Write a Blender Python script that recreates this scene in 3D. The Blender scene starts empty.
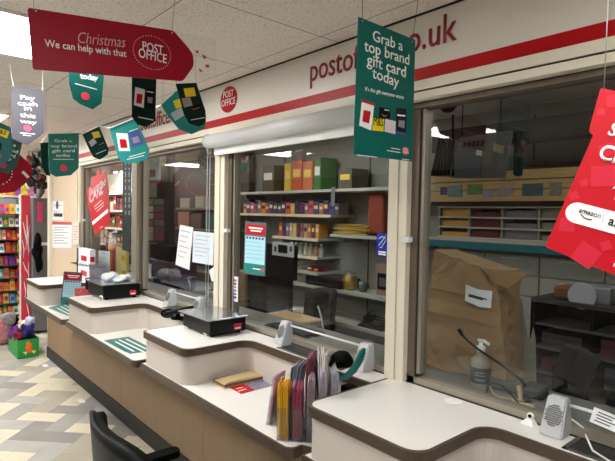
import bpy, bmesh, math, random
from mathutils import Vector, Matrix
random.seed(7)
sc = bpy.context.scene
COL = sc.collection

# ------------------------------------------------------------------ camera
F = 503.0; CX, CY = 307.5, 230.5; H = 1.62
def nrm(a): return a.normalized()
vX = -nrm(Vector((-127-CX, 206-CY, F)))
vY = nrm(Vector((891-CX, 225-CY, F))); vY = nrm(vY - vX*vX.dot(vY))
vZ = vX.cross(vY)
if vZ[1] > 0: vZ = -vZ
R = Matrix((vX, vY, vZ))
cam_d = bpy.data.cameras.new('camera'); cam = bpy.data.objects.new('camera', cam_d); COL.objects.link(cam)
cam_d.sensor_width = 36; cam_d.lens = F/615*36; cam_d.clip_start = .02; cam_d.clip_end = 60
m = Matrix.Identity(4)
cr, cu, cb = R @ Vector((1,0,0)), -(R @ Vector((0,1,0))), -(R @ Vector((0,0,1)))
for i in range(3): m[i][0], m[i][1], m[i][2] = cr[i], cu[i], cb[i]
m[2][3] = H
cam.matrix_world = m
sc.camera = cam
C0 = Vector((0,0,H))
def ray(u, v): return R @ Vector((u-CX, v-CY, F))
NRM = {'x': Vector((1,0,0)), 'y': Vector((0,-1,0)), 'z': Vector((0,0,1))}
def at(u, v, plane):
    """a point of the place seen at u,v and known to lie on the plane"""
    d = ray(u, v)
    k, val = plane[0], plane[1]
    if k == 'p': t = (plane[1]-C0).dot(plane[2])/d.dot(plane[2])
    else:
        i = 'xyz'.index(k); t = (val - C0[i])/d[i]
    return C0 + d*t
def pn(plane): return plane[2] if plane[0] == 'p' else NRM[plane[0]]

# ------------------------------------------------------------------ materials
MATS = {}
def mat(name, col, rough=.5, metal=0, spec=.5, emit=0, bump=0, bscale=200, var=0, vscale=8, alpha=1, coat=0, stretch=None, trans=0):
    if name in MATS: return MATS[name]
    M = bpy.data.materials.new(name); M.use_nodes = True; MATS[name] = M
    nt = M.node_tree; b = nt.nodes['Principled BSDF']
    c = [((x/255)**2.2) for x in col] + [1]
    b.inputs['Base Color'].default_value = c
    b.inputs['Roughness'].default_value = rough; b.inputs['Metallic'].default_value = metal
    b.inputs['Specular IOR Level'].default_value = spec
    if coat: b.inputs['Coat Weight'].default_value = coat; b.inputs['Coat Roughness'].default_value = .08
    if emit:
        b.inputs['Emission Color'].default_value = c; b.inputs['Emission Strength'].default_value = emit
    if alpha < 1: b.inputs['Alpha'].default_value = alpha
    tc = nt.nodes.new('ShaderNodeTexCoord'); mp = nt.nodes.new('ShaderNodeMapping')
    if stretch: mp.inputs['Scale'].default_value = stretch
    nt.links.new(tc.outputs['Object'], mp.inputs['Vector'])
    if var:
        n = nt.nodes.new('ShaderNodeTexNoise'); n.inputs['Scale'].default_value = vscale; n.inputs['Detail'].default_value = 5
        nt.links.new(mp.outputs[0], n.inputs['Vector'])
        r = nt.nodes.new('ShaderNodeMapRange'); r.inputs[1].default_value=.3; r.inputs[2].default_value=.7
        r.inputs[3].default_value = 1-var; r.inputs[4].default_value = 1+var
        nt.links.new(n.outputs['Fac'], r.inputs[0])
        mx = nt.nodes.new('ShaderNodeVectorMath'); mx.operation = 'SCALE'; mx.inputs[0].default_value = c[:3]
        nt.links.new(r.outputs[0], mx.inputs['Scale']); nt.links.new(mx.outputs[0], b.inputs['Base Color'])
    if bump:
        n = nt.nodes.new('ShaderNodeTexNoise'); n.inputs['Scale'].default_value = bscale; n.inputs['Detail'].default_value = 3
        nt.links.new(mp.outputs[0], n.inputs['Vector'])
        bp = nt.nodes.new('ShaderNodeBump'); bp.inputs['Strength'].default_value = bump; bp.inputs['Distance'].default_value = .004
        nt.links.new(n.outputs['Fac'], bp.inputs['Height']); nt.links.new(bp.outputs[0], b.inputs['Normal'])
    return M

def mat_glass(name, tint, refl, boost):
    M = bpy.data.materials.new(name); M.use_nodes = True; nt = M.node_tree; MATS[name] = M
    nt.nodes.remove(nt.nodes['Principled BSDF']); out = nt.nodes['Material Output']
    t = nt.nodes.new('ShaderNodeBsdfTransparent'); t.inputs[0].default_value = (*tint, 1)
    g = nt.nodes.new('ShaderNodeBsdfGlossy'); g.inputs['Roughness'].default_value = .0; g.inputs[0].default_value = (refl, refl, refl, 1)
    fr = nt.nodes.new('ShaderNodeFresnel'); fr.inputs[0].default_value = 1.5
    geo = nt.nodes.new('ShaderNodeNewGeometry')
    a = nt.nodes.new('ShaderNodeMath'); a.operation = 'MULTIPLY'; a.inputs[1].default_value = boost
    nt.links.new(fr.outputs[0], a.inputs[0])
    inv = nt.nodes.new('ShaderNodeMath'); inv.operation = 'SUBTRACT'; inv.inputs[0].default_value = 1
    nt.links.new(geo.outputs['Backfacing'], inv.inputs[1])
    b = nt.nodes.new('ShaderNodeMath'); b.operation = 'MULTIPLY'; b.use_clamp = True
    nt.links.new(a.outputs[0], b.inputs[0]); nt.links.new(inv.outputs[0], b.inputs[1])
    mx = nt.nodes.new('ShaderNodeMixShader')
    nt.links.new(b.outputs[0], mx.inputs[0]); nt.links.new(t.outputs[0], mx.inputs[1]); nt.links.new(g.outputs[0], mx.inputs[2])
    nt.links.new(mx.outputs[0], out.inputs[0])
    return M
GLASS = mat_glass('window_glass', (.88,.90,.90), 1.0, 1.3)
CLEAR = mat_glass('clear_film', (.985,.985,.985), .9, .12)
ACRYL = mat_glass('clear_acrylic', (.88,.90,.92), .9, 1.6)

def mat_speckle(name, col, dark, rough, scale=700, coat=0):
    M = mat(name, col, rough=rough, coat=coat)
    nt = M.node_tree; b = nt.nodes['Principled BSDF']
    tc = nt.nodes.new('ShaderNodeTexCoord'); n = nt.nodes.new('ShaderNodeTexNoise')
    n.inputs['Scale'].default_value = scale; n.inputs['Detail'].default_value = 2
    nt.links.new(tc.outputs['Object'], n.inputs['Vector'])
    cr = nt.nodes.new('ShaderNodeValToRGB')
    f = lambda c: [((x/255)**2.2) for x in c]+[1]
    cr.color_ramp.elements[0].position = .32; cr.color_ramp.elements[0].color = f(dark)
    cr.color_ramp.elements[1].position = .55; cr.color_ramp.elements[1].color = f(col)
    nt.links.new(n.outputs['Fac'], cr.inputs[0]); nt.links.new(cr.outputs[0], b.inputs['Base Color'])
    return M

LAM = mat_speckle('speckled_laminate', (232,229,225), (208,203,197), .34, 600)
RIS = mat_speckle('riser_laminate', (204,194,186), (192,182,174), .5, 500)
TRIM = mat('brown_edging', (80,67,57), rough=.42, spec=.3, var=.05, vscale=40)
PANEL = mat('beige_brown_panel', (150,126,103), rough=.6, spec=.25, var=.05, vscale=3, stretch=(6,6,.6))
PLINTH = mat('plinth_grey', (58,58,57), rough=.6, spec=.25, var=.12, vscale=30, stretch=(1,1,8))
CREAM = mat('cream_paint', (222,214,196), rough=.45)
BEIGE = mat('beige_wall_paint', (208,188,162), rough=.7, var=.02)
ALU = mat('brown_grey_aluminium', (112,100,88), rough=.42, metal=.35, var=.08, vscale=20, stretch=(1,1,.2))
ALUD = mat('dark_gasket', (40,37,34), rough=.6)
ALUL = mat('pale_aluminium', (160,152,138), rough=.4, metal=.4)
FAS = mat('fascia_white', (226,220,212), rough=.28, spec=.5)
RED = mat('post_office_red', (178,6,20), rough=.4, spec=.25)
REDL = mat('letter_red', (150,16,36), rough=.35)
SRED = mat('sign_red', (158,20,44), rough=.38, spec=.2)
BRED = mat('bright_red', (186,24,38), rough=.45, spec=.25)
BRED2 = mat('bright_red_square', (198,42,62), rough=.45, spec=.25)
PINK = mat('pink_logo', (226,64,96), rough=.4)
GRN = mat('sign_green', (22,98,90), rough=.42, spec=.2, var=.06, vscale=14)
DGRN = mat('dark_sign_green', (10,48,42), rough=.42, spec=.2)
TEAL = mat('bright_teal', (48,140,138), rough=.4, spec=.2)
GREY = mat('sign_grey', (58,55,66), rough=.5)
WHITE = mat('white_print', (244,244,242), rough=.5)
WPLA = mat('white_plastic', (222,224,226), rough=.35)
GPLA = mat('light_grey_plastic', (190,192,196), rough=.4)
BLK = mat('black_plastic', (14,14,16), rough=.4, spec=.22)
BLKM = mat('black_matt', (11,11,12), rough=.8, spec=.12)
DGY = mat('dark_grey', (52,53,56), rough=.5)
MGY = mat('mid_grey', (120,122,124), rough=.5)
YEL = mat('yellow_card', (238,212,30), rough=.45)
PAPER = mat('white_paper', (232,234,238), rough=.8)
KRAFT = mat('kraft_paper', (158,128,95), rough=.85, bump=.35, bscale=14, var=.08, vscale=7)
WOOD = mat('pale_wood', (206,172,126), rough=.5, var=.12, vscale=6, stretch=(1,8,8))
SHELFM = mat('shelf_grey_white', (196,196,186), rough=.5)
BACKW = mat('back_wall_panel', (150,150,142), rough=.7, var=.03)
CHROME = mat('chrome', (200,200,205), rough=.12, metal=1)
LINE = mat('cord_grey', (150,148,145), rough=.6)

# ------------------------------------------------------------------ mesh building
class MB:
    def __init__(s): s.bm = bmesh.new(); s.mats = []
    def mi(s, m):
        if m is None: return 0
        if m not in s.mats: s.mats.append(m)
        return s.mats.index(m)
    def prism(s, pts, vec, m=None, smooth=False):
        """closed solid: polygon pts swept along vec"""
        i = s.mi(m); a = [s.bm.verts.new(p) for p in pts]; vec = Vector(vec); b = [s.bm.verts.new(Vector(p)+vec) for p in pts]
        fs = [s.bm.faces.new(a), s.bm.faces.new(b[::-1])]
        n = len(a)
        for k in range(n):
            f = s.bm.faces.new((a[k], b[k], b[(k+1)%n], a[(k+1)%n])); fs.append(f)
            if smooth: f.smooth = True
        for f in fs: f.material_index = i
        return s
    def box(s, x0,x1,y0,y1,z0,z1, m=None, bev=0):
        n0 = len(s.bm.verts)
        s.prism([(x0,y0,z0),(x1,y0,z0),(x1,y1,z0),(x0,y1,z0)], (0,0,z1-z0), m)
        if bev: s._bev(n0, bev)
        return s
    def _bev(s, n0, bev, seg=2):
        s.bm.verts.ensure_lookup_table()
        vs = s.bm.verts[n0:]; es = {e for v in vs for e in v.link_edges}
        bmesh.ops.bevel(s.bm, geom=list(es), offset=bev, segments=seg, affect='EDGES', profile=.5)
    def obox(s, c, ax, ay, az, m=None, bev=0):
        """box centred c with full-length axis vectors"""
        c, ax, ay, az = map(Vector, (c, ax, ay, az)); n0 = len(s.bm.verts); o = c-az/2
        s.prism([o-ax/2-ay/2, o+ax/2-ay/2, o+ax/2+ay/2, o-ax/2+ay/2], az, m)
        if bev: s._bev(n0, bev)
        return s
    def tube(s, path, r, m=None, seg=8, taper=None):
        i = s.mi(m); path = [Vector(p) for p in path]; rings = []
        up = Vector((0,0,1))
        for k, p in enumerate(path):
            d = (path[min(k+1, len(path)-1)] - path[max(k-1, 0)]).normalized()
            a = d.cross(up)
            if a.length < .05: a = d.cross(Vector((1,0,0)))
            a.normalize(); b = d.cross(a)
            rr = r if taper is None else r*taper[k]
            rings.append([s.bm.verts.new(p + (a*math.cos(t)+b*math.sin(t))*rr) for t in [2*math.pi*j/seg for j in range(seg)]])
        for A, B in zip(rings, rings[1:]):
            for j in range(seg):
                f = s.bm.faces.new((A[j], A[(j+1)%seg], B[(j+1)%seg], B[j])); f.smooth = True; f.material_index = i
        for A in (rings[0][::-1], rings[-1]): s.bm.faces.new(A).material_index = i
        return s
    def lathe(s, c, prof, m=None, seg=20, axis=(0,0,1)):
        i = s.mi(m); c = Vector(c); az = Vector(axis).normalized()
        ax = az.cross(Vector((0,1,0)) if abs(az.y) < .9 else Vector((1,0,0))).normalized(); ay = az.cross(ax)
        rings = []
        for r, h in prof:
            rings.append([s.bm.verts.new(c + az*h + (ax*math.cos(t)+ay*math.sin(t))*max(r, 1e-4)) for t in [2*math.pi*j/seg for j in range(seg)]])
        for A, B in zip(rings, rings[1:]):
            for j in range(seg):
                f = s.bm.faces.new((A[j], A[(j+1)%seg], B[(j+1)%seg], B[j])); f.smooth = True; f.material_index = i
        s.bm.faces.new(rings[0][::-1]).material_index = i; s.bm.faces.new(rings[-1]).material_index = i
        return s
    def blob(s, c, rad, m=None, seed=0, rough=.15, sub=3):
        i = s.mi(m); rnd = random.Random(seed); c = Vector(c)
        r = bmesh.ops.create_icosphere(s.bm, subdivisions=sub, radius=1)
        ph = [(Vector((rnd.uniform(-1,1), rnd.uniform(-1,1), rnd.uniform(-1,1)))*3, rnd.uniform(0,6)) for _ in range(5)]
        for v in r['verts']:
            d = v.co.normalized(); k = 1 + rough*sum(math.sin(d.dot(a)+b) for a, b in ph)/2
            v.co = c + Vector((d.x*rad[0], d.y*rad[1], d.z*rad[2]))*k
            for f in v.link_faces: f.smooth = True; f.material_index = i
        return s
    def build(s, name, m=None, parent=None, top=None):
        bmesh.ops.recalc_face_normals(s.bm, faces=s.bm.faces[:])
        me = bpy.data.meshes.new(name)
        o = bpy.data.objects.new(name, me); COL.objects.link(o)
        vs = s.bm.verts
        if parent is not None:
            off = wloc(parent)
        else:
            mn = [min(v.co[i] for v in vs) for i in range(3)]; mxx = [max(v.co[i] for v in vs) for i in range(3)]
            off = Vector(((mn[0]+mxx[0])/2, (mn[1]+mxx[1])/2, mn[2]))
            o.location = off
        for v in vs: v.co -= off
        s.bm.to_mesh(me); s.bm.free()
        if s.mats:
            for q in s.mats: me.materials.append(q)
        if m is not None and not s.mats: me.materials.append(m)
        if parent is not None: o.parent = parent
        return o
def wloc(o):
    p = Vector(o.location)
    while o.parent is not None: o = o.parent; p = p + Vector(o.location)
    return p
def thing(name, label, cat, loc, group=None):
    o = bpy.data.objects.new(name, None); COL.objects.link(o); o.location = loc; o.empty_display_size = .05
    o['label'] = label; o['category'] = cat
    if group: o['group'] = group
    return o
def tag(o, label, cat, group=None):
    o['label'] = label; o['category'] = cat
    if group: o['group'] = group
    return o
def struct(o): o['kind'] = 'structure'; return o
def sthing(name, loc):
    o = bpy.data.objects.new(name, None); COL.objects.link(o); o.location = loc; o['kind'] = 'structure'; return o

# ------------------------------------------------------------------ things drawn on planes
def poly_px(pts, plane, th, m=None, off=0):
    n = pn(plane); b = MB(); P = [at(u, v, plane)+n*off for u, v in pts]
    return b.prism(P, -n*th, m)
def rnd_poly(pts, r, seg=4):
    """round the corners of a 2D polygon by r"""
    out = []; n = len(pts)
    for i in range(n):
        p0, p, p1 = Vector(pts[i-1]), Vector(pts[i]), Vector(pts[(i+1)%n])
        a = (p0-p); b = (p1-p); rr = min(r, a.length/2.1, b.length/2.1); a = p+a.normalized()*rr; b = p+b.normalized()*rr
        for k in range(seg+1):
            t = k/seg; q = a*(1-t)**2 + p*2*t*(1-t) + b*t*t; out.append(tuple(q))
    return out
def text_mb(s, A, B, n, th=.0006, bold=0, vs=1.0, align='fit', shear=0, off=.0006):
    """mesh of lettering s whose baseline runs A to B on the plane of normal n"""
    cu = bpy.data.curves.new('lettering', 'FONT'); cu.body = s; cu.size = 1; cu.offset = bold; cu.extrude = 0; cu.resolution_u = 3; cu.shear = shear
    o = bpy.data.objects.new('lettering', cu); COL.objects.link(o)
    dg = bpy.context.evaluated_depsgraph_get(); me = bpy.data.meshes.new_from_object(o.evaluated_get(dg))
    bpy.data.objects.remove(o); bpy.data.curves.remove(cu)
    b = MB(); b.bm.from_mesh(me); bpy.data.meshes.remove(me)
    xs = [v.co.x for v in b.bm.verts]; x0, x1 = min(xs), max(xs)
    A, B, n = Vector(A), Vector(B), Vector(n); L = (B-A).length; u = (B-A)/L; w = n.cross(u); k = L/(x1-x0)
    for v in b.bm.verts: v.co = A + u*(v.co.x-x0)*k + w*v.co.y*k*vs + n*off
    r = bmesh.ops.extrude_face_region(b.bm, geom=b.bm.faces[:])
    for g in r['geom']:
        if isinstance(g, bmesh.types.BMVert): g.co += n*th
    return b
def text_px(s, pa, pb, plane, parent, m, name='lettering', **k):
    n = pn(plane)
    b = text_mb(s, at(*pa, plane), at(*pb, plane), n, **k)
    return b.build(name, m, parent)
def lines_px(rows, plane, h, m=None, off=.0005):
    """printed lines too small to read: rows of (start, end) pixels"""
    n = pn(plane); b = MB()
    for a, c in rows:
        A, B = at(*a, plane), at(*c, plane); u = (B-A).normalized(); w = n.cross(u)
        b.prism([A+n*off-w*h/2, B+n*off-w*h/2, B+n*off+w*h/2, A+n*off+w*h/2], n*.0004, m)
    return b
def disc_px(c, ru, rv, plane, th=.0006, off=.0005, rot=0, m=None, seg=28, uvec=None):
    n = pn(plane); P = at(*c, plane)
    u = uvec if uvec is not None else (Vector((0,1,0)) if abs(n.x) > .7 else Vector((1,0,0)))
    u = (u - n*u.dot(n)).normalized(); w = n.cross(u); b = MB()
    u2 = u*math.cos(rot)+w*math.sin(rot); w2 = n.cross(u2)
    return b.prism([P+n*off+u2*ru*math.cos(t)+w2*rv*math.sin(t) for t in [2*math.pi*k/seg for k in range(seg)]], n*th, m)
def cord(a, b, parent, r=.0009, m=None, name='hanging_cord', sag=0):
    a, b = Vector(a), Vector(b)
    pts = [a.lerp(b, t/6) - Vector((0,0,sag*math.sin(math.pi*t/6))) for t in range(7)]
    return MB().tube(pts, r, seg=5).build(name, m or LINE, parent)

# ================================================================== THE SETTING
ZC = 2.367
# floor of herringbone planks
W_ = .16
def plank_mats():
    cols = [((186,184,178),3),((168,167,162),4),((154,152,148),3),((182,174,160),2)]
    ms = []
    for k, (c, w) in enumerate(cols): ms += [mat('floor_plank_grey_%d'%k, c, rough=.34, var=.07, vscale=5, stretch=(1,1,1))]*w
    return ms, mat('floor_plank_cream', (224,216,194), rough=.34, var=.04, vscale=5)
gms, cms = plank_mats()
grout = mat('floor_joint', (150,148,142), rough=.6)
fb = MB(); fb.mi(grout); rnd = random.Random(11)
p0, q0 = -15.54, 22.73; e1 = Vector((1,1,0))/math.sqrt(2); e2 = Vector((-1,1,0))/math.sqrt(2)
def fquad(p, q, dp, dq, m):
    g = .006
    P = [(p+g, q+g), (p+dp-g, q+g), (p+dp-g, q+dq-g), (p+g, q+dq-g)]
    c = [e1*a*W_ + e2*b*W_ for a, b in P]
    if all(not(-12 < v.x < 2.4 and -3.8 < v.y < 4) for v in c): return
    vs = [fb.bm.verts.new(v) for v in c]; f = fb.bm.faces.new(vs); f.material_index = fb.mi(m)
for i in range(-70, 70):
    for j in range(-70, 70):
        d = (i-j) % 4
        if d == 0 and True:
            cream = ((i+3*j)//4) % 3 == 0 and rnd.random() < .95
            if (i, j) == (0, 0): cream = True
            fquad(p0+i, q0+j, 2, 1, cms if cream else rnd.choice(gms))
        if d == 3:
            cream = (i+j) % 3 == 0 and rnd.random() < .85
            if (i, j) in ((-2, 3), (2, -5)): cream = True
            fquad(p0+i, q0+j, 1, 2, cms if cream else rnd.choice(gms))
fl = fb
fl.box(-12, 2.4, -3.8, 4, -.05, -.0008, grout)
struct(fl.build('floor'))

# ceiling: mineral tiles on a 0.6 m grid
cm = bpy.data.materials.new('mineral_ceiling_tile'); cm.use_nodes = True; nt = cm.node_tree; b = nt.nodes['Principled BSDF']
b.inputs['Roughness'].default_value = .9
g = nt.nodes.new('ShaderNodeNewGeometry'); sx = nt.nodes.new('ShaderNodeSeparateXYZ'); nt.links.new(g.outputs['Position'], sx.inputs[0])
def joint(sock, off, halfw):
    a = nt.nodes.new('ShaderNodeMath'); a.operation = 'ADD'; a.inputs[1].default_value = off; nt.links.new(sock, a.inputs[0])
    p = nt.nodes.new('ShaderNodeMath'); p.operation = 'PINGPONG'; p.inputs[1].default_value = .3; nt.links.new(a.outputs[0], p.inputs[0])
    l = nt.nodes.new('ShaderNodeMath'); l.operation = 'LESS_THAN'; l.inputs[1].default_value = halfw; nt.links.new(p.outputs[0], l.inputs[0])
    return l.outputs[0]
jx = joint(sx.outputs[0], 1.593+6, .0022); jy = joint(sx.outputs[1], -1.43+6, .0018)
mxj = nt.nodes.new('ShaderNodeMath'); mxj.operation = 'MAXIMUM'; nt.links.new(jx, mxj.inputs[0]); nt.links.new(jy, mxj.inputs[1])
n1 = nt.nodes.new('ShaderNodeTexNoise'); n1.inputs['Scale'].default_value = 130; n1.inputs['Detail'].default_value = 3; nt.links.new(g.outputs['Position'], n1.inputs['Vector'])
rp = nt.nodes.new('ShaderNodeValToRGB'); rp.color_ramp.elements[0].position = .34; rp.color_ramp.elements[0].color = (.52,.475,.44,1)
rp.color_ramp.elements[1].position = .44; rp.color_ramp.elements[1].color = (.82,.765,.71,1); nt.links.new(n1.outputs[0], rp.inputs[0])
mc = nt.nodes.new('ShaderNodeMixRGB'); mc.inputs[2].default_value = (.10,.08,.07,1); nt.links.new(mxj.outputs[0], mc.inputs[0]); nt.links.new(rp.outputs[0], mc.inputs[1])
nt.links.new(mc.outputs[0], b.inputs['Base Color'])
bp = nt.nodes.new('ShaderNodeBump'); bp.inputs['Strength'].default_value = .5; bp.inputs['Distance'].default_value = .003
nt.links.new(n1.outputs[0], bp.inputs['Height']); nt.links.new(bp.outputs[0], b.inputs['Normal'])
struct(MB().box(-12, 2.4, -3.8, 4, ZC, ZC+.05).build('ceiling', cm))
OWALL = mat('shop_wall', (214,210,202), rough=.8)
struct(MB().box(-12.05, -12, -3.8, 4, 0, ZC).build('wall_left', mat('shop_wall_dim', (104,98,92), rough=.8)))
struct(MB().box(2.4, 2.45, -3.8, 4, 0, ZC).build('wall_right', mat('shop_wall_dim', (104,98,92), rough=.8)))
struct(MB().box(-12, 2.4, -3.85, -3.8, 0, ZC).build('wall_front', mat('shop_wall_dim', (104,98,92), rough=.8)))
struct(MB().box(-12, 2.4, 3.3, 3.35, 0, ZC).build('wall_back', BACKW))
struct(MB().box(-8.66, -8.6, 2.0, 3.3, 0, ZC).build('wall_divider', OWALL))
struct(MB().box(-8.66, -6.0, 1.95, 2.0, 0, ZC).build('wall_side', BEIGE))
struct(MB().box(-6.04, -6.0, 1.56, 1.95, 0, ZC).build('wall_corner', BEIGE))
# beige wall face at the end of the counter, with its white corner post
struct(MB().box(-6.0, -5.13, 1.49, 1.56, .7835, 2.045).build('wall_end', BEIGE))
struct(MB().box(-6.08, -6.0, 1.455, 1.52, 0, ZC, bev=.006).build('trim_1', CREAM))

# fascia
YF = 1.535
b = MB().box(-6.0, 1.6, YF, 1.62, 2.111, ZC-.004)
struct(b.build('wall_fascia', FAS))
struct(MB().box(-6.0, 1.6, YF-.004, YF, 2.111, 2.166).build('trim_2', RED))
DARKL = mat('shadow_gap', (40,34,32), rough=.8)
struct(MB().box(-6.0, 1.6, YF-.004, YF+.02, ZC-.007, ZC).build('trim_3', DARKL))
b = MB().box(-6.0, 1.6, 1.498, 1.60, 2.075, 2.1105, CREAM).box(-6.0, 1.6, 1.506, 1.6, 2.066, 2.075, ALUD).box(-6.0, 1.6, 1.49, 1.6, 2.040, 2.066, CREAM)
struct(b.build('trim_4'))
PLF = ('y', YF-.0005)
fl_ = thing('fascia_lettering', 'dark red web address lettering across white fascia above the largest windows', 'lettering', (-1.4, YF, 2.24))
text_px('postoffice.co.uk', (310.5, 81.5), (457, 39.5), PLF, fl_, REDL, 'web_address', bold=.004, vs=1.2, th=.003)
fl2 = thing('fascia_lettering', 'dark red web address on far fascia half hidden behind hanging banners', 'lettering', (-3.4, YF, 2.24))
A = Vector((-3.72, YF, 2.225)); 
text_mb('postoffice.co.uk', A, A+Vector((.78,0,0)), (0,-1,0), th=.003, bold=.004, vs=1.2).build('web_address', REDL, fl2)
rd = thing('round_logo', 'round red logo badge on white fascia between the two web addresses', 'logo', at(229.5, 99, PLF))
disc_px((229.0, 99.5), .086, .074, PLF, th=.004, m=None).build('badge', RED, rd)
text_px('POST', (224, 98.6), (234.2, 96), PLF, rd, WHITE, bold=.006, off=.005, vs=1.15)
text_px('OFFICE', (222.2, 107.2), (236, 103.6), PLF, rd, WHITE, bold=.006, off=.005, vs=1.15)
sg = tag(MB().box(.0,.01,1.53,1.54,2.2,2.21).build('screw', MGY), 'x', 'x'); bpy.data.objects.remove(sg)
b = MB()
for px in ((279,99),(287,96.5),(279.5,66)): 
    P = at(*px, PLF); b.lathe(P, [(.004,0),(.004,.002)], seg=8, axis=(0,-1,0))

# ceiling lights
EM = mat('light_diffuser', (255,252,246), emit=1)
def panel_light(x0, y0, y1, strength, label):
    t = thing('ceiling_light', label, 'ceiling light', ((x0+.3), (y0+y1)/2, ZC-.012), None)
    M = mat('diffuser_%.1f'%strength, (255,254,249), emit=strength)
    MB().box(x0+.012, x0+.588, y0+.012, y1-.012, ZC-.008, ZC-.001).build('diffuser', M, t)
    f = MB(); z0, z1 = ZC-.012, ZC-.0005
    for a in ((x0, x0+.6, y0, y0+.012), (x0, x0+.6, y1-.012, y1), (x0, x0+.012, y0+.012, y1-.012), (x0+.588, x0+.6, y0+.012, y1-.012)): f.box(*a, z0, z1)
    f.build('light_frame', WHITE, t)
    return t
S = 11
panel_light(-2.793, .23, .83, S, 'square ceiling light panel nearest the camera beside the big red sign')
panel_light(-5.193, .23, .83, S, 'square ceiling light panel further off above grey hanging sign')
panel_light(-7.593, .23, .83, S*1.3, 'farthest square ceiling light panel over the shop floor')
panel_light(-.393, .23, .83, S*.55, 'square ceiling light panel above and beside the camera')
for x in (-9.993, -7.593, -5.193, -2.793, -.393): panel_light(x, -.97, -.37, S*1.0, 'ceiling light panel in the row behind the camera')['group'] = 'ceiling lights behind the camera'
panel_light(-9.993, .23, .83, S*2.2, 'ceiling light panel at the far end of the shop')
panel_light(-7.593, 2.03, 2.63, S*1.2, 'square ceiling light deep in the office behind the farthest window')
panel_light(-3.393, 2.0, 2.6, S*.42, 'square ceiling light inside the office before the packet shelves')
panel_light(-4.893, 2.0, 2.6, S*.3, 'ceiling light inside the office behind the first window')
panel_light(-.993, 2.0, 2.6, S*.16, 'square ceiling light inside the office behind the right window')

# ================================================================== WINDOWS
YG = 1.56
def window(n, x0, x1):
    w = sthing('window_%d' % n, (x0, YG, 1.0))
    f = MB()
    f.box(x0, x0+.032, 1.53, 1.585, .995, 2.04, ALU).box(x0+.034, x0+.05, 1.54, 1.58, 1.03, 2.02, ALUL).box(x0+.031, x0+.035, 1.535, 1.58, .995, 2.03, ALUD)
    f.box(x1-.022, x1, 1.53, 1.585, .995, 2.04, ALU)
    f.box(x0, x1, 1.525, 1.59, 2.018, 2.036, ALU).box(x0, x1, 1.53, 1.59, 2.036, 2.041, ALUD)
    f.box(x0, x1, 1.53, 1.585, .995, 1.018, ALUL).box(x0, x1, 1.523, 1.53, .993, .9965, ALUD)
    f.build('window_frame', None, w)
    MB().box(x0+.02, x1-.02, 1.558, 1.564, 1.01, 2.025).build('glass_pane', GLASS, w)
    return w
XP = {'A': (-5.13, -5.075), 'B': (-3.82, -3.72), 'C': (-2.56, -2.465), 'D': (-1.262, -1.178), 'E': (.02, .10)}
window(1, XP['A'][1], XP['B'][0]); window(2, XP['B'][1], XP['C'][0]); window(3, XP['C'][1], XP['D'][0]); window(4, XP['D'][1], XP['E'][0])
for k, (nm, (a, c)) in enumerate(XP.items()):
    f = MB()
    if nm == 'B': f.box(a, c, 1.505, 1.59, .993, 2.042, ALUL, bev=.003)
    else:
        mm = (a+c)/2 + .004
        f.box(a, mm-.001, 1.497, 1.59, .993, 2.042, CREAM).box(mm+.001, c, 1.503, 1.59, .993, 2.042, CREAM).box(a+.002, c-.002, 1.508, 1.585, .993, 2.04, ALUD)
    struct(f.build('trim_%d' % (5+k)))
# small white catches on the window edges
for (u, v, lab) in ((407, 239.5, 'small white catch on cream post left of right window'), (84, 220, 'small white catch on the far left window frame'), (227, 230.5, 'small white catch on frame left of the middle window')):
    P = at(u, v, ('y', 1.50)); tag(MB().box(P.x-.018, P.x+.018, 1.487, 1.512, P.z-.010, P.z+.010, bev=.003).build('window_catch', WPLA), lab, 'catch')

# roller blind box over window 3
bl = thing('roller_blind', 'rolled up white roller blind in its round housing above middle window', 'blind', (-1.9, 1.44, 2.0))
x0, x1 = -2.56, -1.27
MB().tube([(x0,1.455,2.022),(x1,1.455,2.022)], .038, seg=20).build('housing', WPLA, bl)
MB().box(x0+.02, x1, 1.478, 1.496, 1.945, 1.992).build('bottom_bar', WHITE, bl)
MB().tube([(x0-.004,1.455,2.022),(x0,1.455,2.022)], .043, seg=20).build('end_cap', GPLA, bl)
for k in (0, 1): MB().tube([(x0-.012+.012*k-.01,1.46+.01*k,2.01),(x0-.016-.01+.012*k,1.46+.01*k,1.10)], .0014, seg=5).build('pull_cord', WPLA, bl)

# ================================================================== COUNTERS
ZL, ZLOW = .993, .82
LX = [-5.07, -3.845, -2.55, -1.25, .05, 1.32]
FY = [1.025, 1.04, 1.06, 1.072]
def arc(cx, cy, r, a0, a1, n=6): return [(cx+r*math.cos(math.radians(a0+(a1-a0)*k/n)), cy+r*math.sin(math.radians(a0+(a1-a0)*k/n))) for k in range(n+1)]
def ledge_outline(L, R_, nxt, i, yb=1.60, f=1.068):
    y0 = f+i; l = L+i; r = R_-i; o = []
    o += [(l, yb)] + arc(l+.04, y0+.04, .04, 180, 270) + arc(r-.055, y0+.055, .055, 270, 360)
    rc = .06+i
    o += arc(r+rc, 1.40+i-rc, rc, 180, 90) if True else []
    o += [(nxt, 1.40+i), (nxt, yb)]
    return o
names = ['farthest', 'second farthest', 'third', 'nearest', 'x']
labels = ['speckled post office counter unit at far end with poster stand on it',
          'speckled counter unit holding the far black scale and a green mat',
          'speckled counter unit with black scale on ledge and leaflet holders below',
          'nearest speckled counter unit with brown edging and white round sticker',
          'speckled counter unit beyond the right edge of the picture']
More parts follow.
